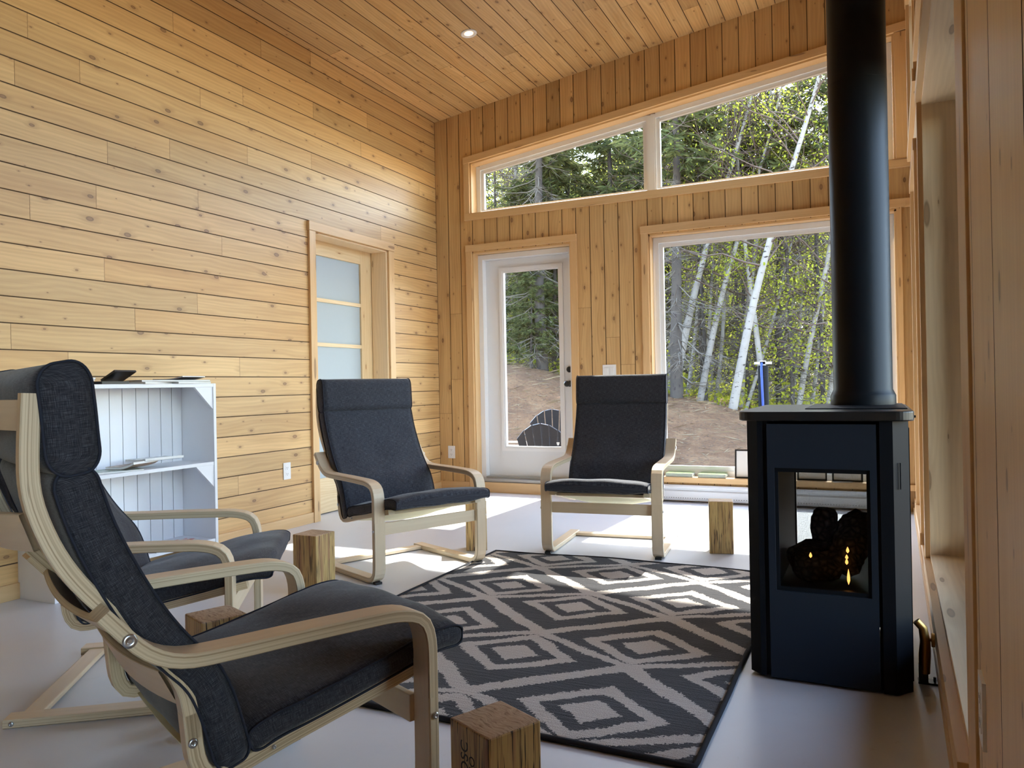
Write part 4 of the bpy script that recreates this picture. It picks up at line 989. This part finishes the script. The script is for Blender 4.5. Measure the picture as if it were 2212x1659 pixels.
b = MB(); b.box(-L2-0.012, -L2, -0.036, 0.034, 0.0, 0.137); b.box(L2, L2+0.012, -0.036, 0.034, 0.0, 0.137); b.build('end_cap', HEATW, ht, 0.002)

# ------------------------------------------------------------------ outlets, switch, downlight
def outlet(loc, M, label, dup=True):
    root = tag(empty('wall_outlet', loc), label, 'outlet'); root.matrix_world = Matrix.Translation(loc) @ M
    b = MB(); b.box(-0.035, 0.035, -0.006, 0, -0.057, 0.057); b.build('cover_plate', VINYL, root, 0.002)
    for z in (-0.021, 0.021):
        b = MB(); b.box(-0.016, 0.016, -0.0072, -0.005, z-0.014, z+0.014); f = b.build('socket', VINYL, root, 0.003)
        b = MB(); b.box(-0.007, -0.005, -0.0075, -0.007, z-0.003, z+0.006); b.box(0.005, 0.007, -0.0075, -0.007, z-0.003, z+0.006); b.box(-0.002, 0.002, -0.0075, -0.007, z-0.010, z-0.006); b.build('slot', BLACK, f)
outlet((-3.527, YB, 0.352), Matrix.Identity(4), 'white duplex outlet on the back wall between the corner and the glazed door')
outlet((XL, 4.092, 0.398), Matrix.Rotation(PI/2, 4, 'Z'), 'white duplex outlet on the left wall between bookcase and pine door')
outlet((XR, 1.525, 0.385), Matrix.Rotation(-PI/2, 4, 'Z'), 'white outlet plate seen edge-on low on the right wall')
sw = tag(empty('light_switch', (-1.997, YB, 1.055)), 'white light switch plate on the back wall above the facing armchair', 'switch')
b = MB(); b.box(-0.058, 0.058, -0.006, 0, -0.057, 0.057); b.build('cover_plate', VINYL, sw, 0.002)
for x in (-0.023, 0.023): b = MB(); b.box(x-0.016, x+0.016, -0.010, -0.005, -0.033, 0.033); b.build('rocker', VINYL, sw, 0.002)
def downlight(x, y, label):
    z = ceil_z(x)-0.0015; a = math.atan(0.136)
    root = tag(empty('recessed_light', (x, y, z)), label, 'ceiling light'); root.rotation_euler = (0, -a, 0)
    b = MB(); b.lathe([(0.060, 0.001), (0.060, -0.002), (0.056, -0.005), (0.046, -0.006), (0.044, 0.0), (0.032, 0.002)], (0, 0, 0), 40, cap=False); b.build('trim_ring', VINYL, root)
    b = MB(); b.lathe([(0.033, 0.0), (0.012, 0.001)], (0, 0, 0), 32, cap=False); f = b.build('reflector', LAMP, root)
    b = MB(); b.lathe([(0.012, 0.0005), (0.0005, 0.001)], (0, 0, 0), 20, cap=False); b.build('bulb', LAMPC, f)
    l = bpy.data.lights.new('downlight', 'SPOT'); l.energy = 14; l.spot_size = math.radians(100); l.spot_blend = 0.6; l.color = (1.0, 0.78, 0.52); l.shadow_soft_size = 0.03
    lo_ = bpy.data.objects.new('downlight', l); COL.objects.link(lo_); lo_.parent = root; lo_.location = (0, 0, -0.012)
downlight(-2.64, 4.97, 'small round warm recessed ceiling light with a white ring')

#OUTSIDE
# the right wall with its windows, skirting and outlet runs slightly off square
bpy.context.view_layer.update()
MR = Matrix.Translation((XR, 1.5, 0)) @ Matrix.Rotation(-RWA, 4, 'Z') @ Matrix.Translation((-XR, -1.5, 0))
for o in scene.objects:
    if o.parent is None and (o.name in ('wall_right', 'baseboard_right', 'window_3', 'window_4', 'window_5', 'window_6', 'window_7', 'window_8') or (o.name.startswith('wall_outlet') and 'edge-on' in o.get('label', ''))):
        o.matrix_world = MR @ o.matrix_world
# ------------------------------------------------------------------ outdoors: ground
RIDGE = [(-9, 1.7), (-6.5, 1.28), (-5.4, 0.95), (-3.3, 0.62), (-2.2, 0.38), (-0.6, 0.22), (3, 0.2), (9, 0.3)]
def ground_z(x, y):
    if y < 6.4: return -0.42
    R_ = interp(x*15.0/max(y, 9.0), RIDGE); t = min(1, max(0, (y-9.3)/5.2)); t = t*t*(3-2*t)
    z = -0.42+(R_+0.42)*t+max(0, y-15)*0.012
    return z+(0.05*mnoise.noise(Vector((x*0.9, y*0.9, 0)))+0.03*mnoise.noise(Vector((x*3, y*3, 4))))*min(1, max(0, (y-8)/2))
def earth_mat():
    m, t, bb = newmat('brown_earth_slope'); k = NT(t); o = k.obj()
    a = k.noise(o, 2.2, 5, 0.65, 0.4); c = k.noise(o, 22, 5, 0.7)
    e = k.n('ShaderNodeMapping'); e.inputs['Scale'].default_value = (5, 28, 14); k.l(o, e.inputs[0]); f = k.noise(e.outputs[0], 1, 4, 0.7)
    col = k.ramp(a, [(0.3, (0.12, 0.058, 0.026)), (0.55, (0.20, 0.10, 0.045)), (0.75, (0.27, 0.155, 0.075))])
    col = k.mix(k.smooth(c, 0.52, 0.66), col, (0.09, 0.05, 0.03, 1))
    col = k.mix(k.math('MULTIPLY', k.smooth(f, 0.56, 0.66), 0.7), col, (0.28, 0.19, 0.10, 1))
    k.l(col, bb.inputs['Base Color']); bb.inputs['Roughness'].default_value = 0.95; k.bump(bb, k.math('ADD', c, f), 0.9, 0.05); return m
EARTH = earth_mat()
b = MB(); P = []
xs = [-60, -40, -25, -18]+[-13+0.3*i for i in range(54)]+[5, 9, 18, 40]
yso = [-30, -12, -4, 2, 5.5]+[6.4+0.25*i for i in range(60)]+[22, 24, 27, 31, 36, 45, 60, 90]
for x in xs: P.append([(x, y, ground_z(x, y)) for y in yso])
b.grid(P, 0, [[(p[0], p[1]) for p in r] for r in P]+[[(0, 0)]*len(P[0])]); o = struct(b.build('ground', EARTH))

b = MB(); g_ = [[(x, y, -0.46) for y in (-14, 3, 8.5)] for x in (0.62, 6, 16)]; b.grid(g_, 0); struct(b.build('bounce_ground', plain('pale_bounce', (0.62, 0.56, 0.48), 0.9, bumpy=0.5, bscale=60)))  # unseen pale ground added to bounce sunlight in through the right windows
def leaf_mat(name, c1, c2, trans=0.55):
    m = bpy.data.materials.new(name); m.use_nodes = True; t = m.node_tree; t.nodes.clear(); k = NT(t)
    out = k.n('ShaderNodeOutputMaterial'); n = k.noise(k.obj(), 3.5, 3, 0.6); r = k.n('ShaderNodeObjectInfo')
    f = k.math('ADD', k.math('MULTIPLY', k.smooth(n, 0.3, 0.7), 0.7), k.math('MULTIPLY', r.outputs['Random'], 0.3))
    col = k.mix(f, (*c1, 1), (*c2, 1))
    df = k.n('ShaderNodeBsdfDiffuse'); tl = k.n('ShaderNodeBsdfTranslucent'); k.l(col, df.inputs[0]); k.l(col, tl.inputs[0])
    mx = k.n('ShaderNodeMixShader'); mx.inputs[0].default_value = trans; k.l(df.outputs[0], mx.inputs[1]); k.l(tl.outputs[0], mx.inputs[2]); k.l(mx.outputs[0], out.inputs[0]); return m
LEAF = leaf_mat('young_birch_leaves', (0.28, 0.34, 0.04), (0.60, 0.60, 0.09), 0.65)
NEEDLE = leaf_mat('spruce_needles', (0.055, 0.075, 0.035), (0.17, 0.18, 0.07), 0.35)
def bark(name, c1, c2, sc, thr, cd):
    m, t, bb = newmat(name); k = NT(t); o = k.obj(); e = k.n('ShaderNodeMapping'); e.inputs['Scale'].default_value = sc; k.l(o, e.inputs[0])
    n = k.noise(e.outputs[0], 1, 4, 0.6); col = k.mix(k.noise(o, 6, 3), (*c1, 1), (*c2, 1)); col = k.mix(k.smooth(n, thr, thr+0.06), col, (*cd, 1))
    k.l(col, bb.inputs['Base Color']); bb.inputs['Roughness'].default_value = 0.9; return m
BIRCHB = bark('white_birch_bark', (0.36, 0.335, 0.31), (0.24, 0.215, 0.20), (7, 7, 22), 0.60, (0.05, 0.04, 0.04))
SPRB = bark('spruce_bark', (0.085, 0.07, 0.06), (0.05, 0.042, 0.038), (20, 20, 6), 0.58, (0.04, 0.03, 0.03))
TWIG = plain('grey_dead_twigs', (0.13, 0.11, 0.09), 0.9)
BTWIG = plain('dark_birch_twigs', (0.13, 0.09, 0.075), 0.9)

def quads_mesh(name, Q, mat):
    """Q: (n,4,3) array of quads"""
    n = len(Q); me = bpy.data.meshes.new(name); me.vertices.add(4*n); me.vertices.foreach_set('co', Q.reshape(-1).astype(np.float32))
    me.loops.add(4*n); me.loops.foreach_set('vertex_index', np.arange(4*n, dtype=np.int32)); me.polygons.add(n)
    me.polygons.foreach_set('loop_start', np.arange(0, 4*n, 4, dtype=np.int32)); me.polygons.foreach_set('loop_total', np.full(n, 4, dtype=np.int32))
    me.materials.append(mat); me.update(calc_edges=True); return me
def strips(start, d, length, width, r):
    """narrow leaf-like quads from start along d; arrays"""
    n = len(start); d = d/np.linalg.norm(d, axis=1, keepdims=True); q = r.normal(size=(n, 3)); s = np.cross(d, q); s /= np.linalg.norm(s, axis=1, keepdims=True)
    L = length[:, None]; W = width[:, None]
    return np.stack([start, start+d*L*0.5+s*W*0.5, start+d*L, start+d*L*0.5-s*W*0.5], axis=1)
def obj_from(me, name, parent): o = bpy.data.objects.new(name, me); COL.objects.link(o); o.parent = parent; return o

def spruce_proto(seed, h, dead=3.5, rad=0.13, dense=1.0, spread=1.0):
    r = np.random.default_rng(seed); root = empty('spruce_tree', (0, 0, 0))
    tr = MB(); pts = [(0.04*math.sin(z*0.7+seed), 0.04*math.cos(z*0.9+seed), z) for z in np.linspace(-0.3, h, 14)]
    tr.tube(pts, [rad*(1-0.88*i/13) for i in range(14)], 10); tr.build('trunk', SPRB, root)
    br = MB(); S, D, L, W = [], [], [], []; TS, TD, TL, TW = [], [], [], []
    z = 0.5
    while z < h-0.15:
        isdead = z < dead; n = 4 if isdead else 5
        for k in range(n):
            az = r.uniform(0, 2*PI); ln = spread*(0.5+1.25*(1-z/h)**0.75)*r.uniform(0.6, 1.1); dr = r.uniform(-0.5, 0.05) if isdead else r.uniform(-0.35, 0.15)
            dirv = np.array([math.cos(az), math.sin(az), dr]); p0 = np.array([0, 0, z]); P_ = [p0]
            for j in range(1, 5):
                t = j/4; P_.append(p0+dirv*ln*t+np.array([0, 0, -0.12*ln*math.sin(t*PI)+0.10*ln*t*t])+r.normal(size=3)*0.025)
            br.tube([tuple(p) for p in P_], [0.012*(1-0.8*t/4)*(0.6+ln*0.4) for t in range(5)], 3, cap=False, smooth=False)
            nt_ = int((20 if isdead else 26)*ln*dense)+3
            ts = r.uniform(0.15, 1.0, nt_)
            for t in ts:
                i0 = min(3, int(t*4)); f = t*4-i0; p = P_[i0]*(1-f)+P_[i0+1]*f
                side = np.cross(dirv, [0, 0, 1]); side = side/np.linalg.norm(side)*(1 if r.random() < 0.5 else -1)
                dd = dirv*r.uniform(0.2, 0.9)+side*r.uniform(0.3, 1.0)+np.array([0, 0, r.uniform(-0.6, 0.1)])
                if isdead: TS.append(p); TD.append(dd); TL.append(r.uniform(0.12, 0.45)); TW.append(0.007)
                else:
                    for _ in range(2): S.append(p+r.normal(size=3)*0.02); D.append(dd+r.normal(size=3)*0.25); L.append(r.uniform(0.12, 0.34)); W.append(r.uniform(0.030, 0.06))
        z += r.uniform(0.13, 0.24) if not isdead else r.uniform(0.16, 0.30)
    br.build('branches', TWIG, root)
    A = np.array
    if TS: obj_from(quads_mesh('dead_twigs', strips(A(TS), A(TD), A(TL), A(TW), r), TWIG), 'dead_twigs', root)
    o = obj_from(quads_mesh('needles', strips(A(S), A(D), A(L), A(W), r), NEEDLE), 'needles', root)
    return root
def birch_proto(seed, h, lean, rad=0.09, leaves=2600, crown=0.35, leafsize=0.055):
    r = np.random.default_rng(seed); root = empty('birch_tree', (0, 0, 0)); pts = []
    for i in range(15):
        t = i/14; pts.append((lean*h*(t**1.05)+0.06*math.sin(t*7+seed), 0.1*math.sin(t*5+seed*2), -0.3+(h+0.3)*t))
    tr = MB(); tr.tube(pts, [rad*(1-0.85*i/14) for i in range(15)], 10); tr.build('trunk', BIRCHB, root)
    br = MB(); ends = []
    nb = 34
    for k in range(nb):
        t = crown+(1-crown)*k/nb*0.97+r.uniform(0, 0.02); i0 = min(13, int(t*14)); f = t*14-i0; p = np.array(pts[i0])*(1-f)+np.array(pts[i0+1])*f
        az = r.uniform(0, 2*PI); ln = (0.6+1.9*(1-abs(t-0.55)*1.1))*r.uniform(0.5, 1.0)*h/8; dv = np.array([math.cos(az), math.sin(az), r.uniform(0.3, 1.2)]); dv /= np.linalg.norm(dv)
        P_ = [p]
        for j in range(1, 6): P_.append(P_[-1]+dv*ln/5+r.normal(size=3)*0.04*ln); dv = dv+np.array([0, 0, -0.06]); 
        br.tube([tuple(q) for q in P_], [0.022*(1-0.17*j)*(1.2-t)+0.003 for j in range(6)], 4, cap=False)
        for _ in range(6):
            j = r.integers(1, 6); q = P_[j]; dd = r.normal(size=3)*0.8+dv; dd /= np.linalg.norm(dd); l2 = ln*r.uniform(0.2, 0.5); e = q+dd*l2
            br.tube([tuple(q), tuple(q+dd*l2*0.5+r.normal(size=3)*0.03), tuple(e)], [0.007, 0.005, 0.003], 3, cap=False); ends.append((q, e))
    br.build('branches', BTWIG, root)
    if leaves:
        E_ = np.array([[a, c_] for a, c_ in ends]); idx = r.integers(0, len(ends), leaves); tt = r.uniform(0.1, 1.15, leaves)[:, None]
        S = E_[idx, 0]*(1-tt)+E_[idx, 1]*tt+r.normal(size=(leaves, 3))*0.11
        Q = strips(S, r.normal(size=(leaves, 3)), r.uniform(0.8, 1.3, leaves)*leafsize, r.uniform(0.7, 1.1, leaves)*leafsize*0.8, r)
        obj_from(quads_mesh('leaves', Q, LEAF), 'leaves', root)
    return root
def place(o, x, y, rz, s, label, cat, group=None):
    o.location = (x, y, ground_z(x, y)-0.05); o.rotation_euler = (0, 0, rz); o.scale = (s, s, s); tag(o, label, cat, group); return o
def at(px, Y): v = r2*((px-1106)/FPX)+d_; return v.x/v.y*Y
SP = [spruce_proto(11, 8.0, dead=4.4, rad=0.13, dense=0.8), spruce_proto(12, 7.0, dead=1.0, rad=0.09, dense=1.15, spread=1.1), spruce_proto(13, 9.5, dead=3.0, rad=0.12, dense=1.0)]
BI = [birch_proto(21, 7.6, 0.28, 0.085, 900), birch_proto(22, 8.2, 0.11, 0.075, 3400, 0.25), birch_proto(23, 6.4, 0.16, 0.055, 3000, 0.15, 0.05), birch_proto(24, 7.2, -0.10, 0.07, 900, 0.4)]
used = set()
def inst(P_, i):
    key = (id(P_), i)
    if key not in used: used.add(key); return P_[i]
    return copy_tree(P_[i])
front = [  # kind, variant, base px in the photo, distance Y, rotation, scale, label
 ('S', 0, 1466, 14.2, 0.3, 1.0, 'dark bare spruce trunk at the left side of the big window'),
 ('B', 0, 1445, 14.9, 0.0, 0.95, 'leaning white birch at the left edge of the big window'),
 ('B', 0, 1500, 15.0, 0.1, 0.85, 'thin white birch leaning right just right of the dark spruce trunk'),
 ('B', 0, 1572, 14.4, -0.15, 1.0, 'thick white birch leaning right, its scarred foot on the slope behind the facing armchair'),
 ('B', 1, 1597, 16.0, 0.0, 0.95, 'slim white birch beside the thick scarred birch'),
 ('B', 1, 1655, 15.0, 2.6, 0.85, 'white birch rising behind the black post with the blue hose'),
 ('B', 2, 1725, 15.4, 0.2, 1.1, 'pale young birch between the black post and the flue pipe'),
 ('B', 2, 1790, 15.5, 0.4, 1.15, 'young leafy birch touching the left edge of the flue pipe'),
 ('S', 0, 1690, 17.0, 1.2, 0.95, 'thin dark conifer trunk right of the black post'),
 ('S', 0, 1172, 14.8, 2.2, 1.05, 'spruce with a thick dark trunk seen through the top of the door glass'),
 ('S', 1, 1120, 15.5, 0.2, 0.62, 'bushy spruce at the left of the door glass'),
 ('S', 1, 1200, 15.8, 1.0, 0.72, 'bushy spruce at the right of the door glass behind the dark garden chairs'),
 ('S', 1, 1150, 14.6, 2.0, 0.36, 'small spruce on the crest of the earth slope behind the door glass'),
 ('S', 2, 1330, 16.5, 0.8, 0.85, 'tall spruce filling the left pane of the slanted upper window'),
 ('S', 2, 1235, 17.0, 1.8, 0.9, 'dark spruce trunk standing upright in the left pane of the slanted upper window'),
 ('B', 3, 1085, 15.5, 0.2, 1.0, 'bare white birch leaning left at the left end of the slanted upper window')]
for kd, i, px, Y, rz, s, lab in front: place(inst(SP if kd == 'S' else BI, i), at(px, Y), Y, rz, s, lab, 'tree', 'trees standing on the crest of the slope')
random.seed(15)
BT = [birch_proto(31, 7.0, 0.30, 0.045, 260, 0.45), birch_proto(32, 7.4, 0.16, 0.05, 200, 0.5), spruce_proto(33, 7.4, dead=5.6, rad=0.055, dense=0.9, spread=0.8)]
for i in range(30):
    Y = 15.2+3.6*random.random(); px = random.choice([random.uniform(1425, 1800), random.uniform(1425, 1640), random.uniform(1040, 1400)])
    place(inst(BT, random.choice((0, 0, 1, 2, 2))), at(px, Y), Y, random.uniform(-0.5, 0.7), random.uniform(0.75, 1.0), 'slender nearly bare trunk among many on the crest between the thicker front trees', 'tree', 'slender bare trunks on the crest')
random.seed(5)
nb_ = 0
for Y, n in ((17.8, 12), (20, 15), (23, 18), (27, 20), (33, 20), (40, 20), (50, 20), (62, 20)):
    for j in range(n):
        x = (-0.62+0.80*(j+random.uniform(0.1, 0.9))/n)*Y; right = x/Y > -0.27
        kd = 'B' if random.random() < (0.75 if right else 0.3) else 'S'
        i = (1, 2)[random.random() < 0.6] if kd == 'B' else (2, 0, 1)[min(2, int(random.random()*3))]
        hmax = max(3.4, Y-12.4) if Y < 24 else Y-11.0; hh = {('S', 0): 8.0, ('S', 1): 7.0, ('S', 2): 9.5, ('B', 1): 8.2, ('B', 2): 6.4}[(kd, i)]
        hmax = min(hmax, max(4.5, (0.26 if right else 0.29)*Y*random.uniform(0.75, 1.1))+0.5)
        s = min(hmax/hh, random.uniform(1.0, 1.35)*(1 if Y < 24 else 1.25 if Y < 36 else 1.7))
        yy = Y+random.uniform(-0.9, 0.9)
        place(inst(SP if kd == 'S' else BI, i), x, yy, random.uniform(0, 6.28) if kd == 'S' else random.uniform(-.7, .9), s,
              'spruce standing deep in the forest behind the front row of trees' if kd == 'S' else 'leafy birch standing deep in the forest behind the front row of trees', 'tree',
              'spruces deep in the forest' if kd == 'S' else 'birches deep in the forest')
for j in range(12):
    Y = random.uniform(21.5, 31); px = random.uniform(1470, 1640)
    place(inst(SP, random.choice((1, 2))), at(px, Y), Y, random.uniform(0, 6.28), (0.26*Y+0.5)/9.0, 'spruce standing deep in the forest behind the front row of trees', 'tree', 'spruces deep in the forest')
# undergrowth and litter
r = np.random.default_rng(77); S = []
for _ in range(30000):
    Y = 15+r.random()**1.3*18; x = r.uniform(-0.6, 0.14)*Y; hgt = (0.3+2.2*r.random()**2.5)*(0.4+0.6*abs(math.sin(x*2.1+Y)))*(1+max(0, Y-18)*0.16)
    S.append((x, Y, ground_z(x, Y)+hgt*r.random()))
S = np.array(S); n = len(S)
me = quads_mesh('undergrowth', strips(S, r.normal(size=(n, 3)), r.uniform(0.05, 0.12, n), r.uniform(0.03, 0.07, n), r), LEAF)
tag(obj_from(me, 'undergrowth', None), 'low leafy undergrowth between the tree trunks on top of the slope', 'undergrowth', kind='stuff')
S = []; D = []
for _ in range(5200):
    Y = r.uniform(9.2, 15.6); x = r.uniform(-0.58, 0.12)*Y
    if r.random() < ((Y-9)/6.5)**1.3+0.15: S.append((x, Y, ground_z(x, Y)+0.012)); a = r.uniform(0, PI); D.append((math.cos(a), math.sin(a), r.uniform(-0.05, 0.25)))
n = len(S); q = strips(np.array(S), np.array(D), r.uniform(0.06, 0.35, n), r.uniform(0.008, 0.022, n), r)
tag(obj_from(quads_mesh('forest_litter', q, plain('dry_sticks', (0.20, 0.14, 0.08), 0.9)), 'forest_litter', None), 'dry twigs and grass scattered over the brown earth slope', 'litter', kind='stuff')

# ------------------------------------------------------------------ garden chairs, post
ADK = plain('dark_plastic_boards', (0.035, 0.037, 0.045), 0.3); ADB = plain('beige_plastic_boards', (0.55, 0.42, 0.33), 0.4)
def adirondack(mat):
    root = empty('garden_chair', (0, 0, 0)); tl = math.radians(22)
    M = Matrix.Translation((0, 0.22, 0.27)) @ Matrix.Rotation(-tl, 4, 'X')
    n = 6
    for i in range(n):
        b = MB(); w0, w1 = 0.42/n, 0.62/n; xa, xb = -0.21+i*w0, -0.21+(i+1)*w0; ya, yb = -0.31+i*w1, -0.31+(i+1)*w1
        h0 = 0.72-0.20*abs((i)/n*2-1)**2; h1 = 0.72-0.20*abs((i+1)/n*2-1)**2; g = 0.006
        f = [(xa+g, 0, 0), (xb-g, 0, 0), (yb-g, 0, h1), (ya+g, 0, h0)]; k = [(p[0], 0.02, p[2]) for p in f]
        F = [M @ Vector(p) for p in f]; K = [M @ Vector(p) for p in k]
        b.face(F); b.face(K[::-1])
        for j in range(4): b.face([F[j], K[j], K[(j+1) % 4], F[(j+1) % 4]])
        weld(b.build('back_slat', mat, root, 0.003))
    for i in range(5):
        b = MB(); b.box(-0.25, 0.25, -0.30+i*0.1, -0.21+i*0.1, 0.36-i*0.02, 0.38-i*0.02); b.build('seat_slat', mat, root)
    for sx in (-1, 1):
        x0, x1 = sorted((sx*0.27, sx*0.40)); b = MB(); b.box(x0, x1, -0.36, 0.38, 0.56, 0.58); b.build('armrest', mat, root, 0.003)
        for (y0, y1, z) in ((-0.32, -0.22, 0.56), (0.26, 0.34, 0.56)):
            b = MB(); x0, x1 = sorted((sx*0.27, sx*0.295)); b.box(x0, x1, y0, y1, 0, z); b.build('leg', mat, root)
        b = MB(); x0, x1 = sorted((sx*0.245, sx*0.268)); b.box(x0, x1, -0.32, 0.55, 0.18, 0.30); b.build('side_rail', mat, root)
    b = MB(); b.box(-0.27, 0.27, 0.34, 0.36, 0.44, 0.54); b.build('back_brace', mat, root)
    return root
def putg(o, x, y, rz, lab): o.location = (x, y, ground_z(x, y)); o.rotation_euler = (0, 0, rz); tag(o, lab, 'garden chair', 'fan-backed garden chairs on the earth')
def atxy(px, D):
    v = r2*((px-1106)/FPX)+d_; v = Vector((v.x, v.y))*D; return v.x, v.y
g = adirondack(ADK); x, y = atxy(1182, 9.6); putg(g, x, y, math.radians(192), 'dark fan-backed garden chair nearer the glazed door, its whole back showing')
g2 = copy_tree(g); x, y = atxy(1194, 10.9); putg(g2, x, y, math.radians(200), 'second dark fan-backed garden chair, its curved top showing above the nearer one')
g3 = adirondack(ADB); x, y = atxy(1079, 10.4); putg(g3, x, y, math.radians(95), 'beige garden chair, only an edge showing at the left of the door glass')
x, y = atxy(1649, 9.4)
po = tag(empty('black_post', (x, y, -0.5)), 'round black standpipe with a blue hose and pale top bar outside the big window', 'standpipe')
b = MB(); b.lathe([(0.062, -0.1), (0.062, 1.62), (0.055, 1.64)], (0, 0, 0), 24); b.build('casing_pipe', plain('black_pipe_plastic', (0.015, 0.016, 0.018), 0.8, spec=0.1), po)
b = MB(); b.tube([(-0.01, -0.070, 0.5), (0.008, -0.071, 0.9), (-0.004, -0.071, 1.3), (-0.012, -0.067, 1.60), (-0.01, -0.03, 1.67)], 0.014, 10); b.build('hose', plain('blue_hose', (0.02, 0.07, 0.55), 0.4), po)
b = MB(); b.box(-0.10, 0.10, -0.03, 0.03, 1.655, 1.685); b.box(-0.03, 0.03, -0.03, 0.03, 1.64, 1.70); b.build('top_bar', plain('pale_bracket', (0.6, 0.58, 0.52), 0.6), po, 0.004)
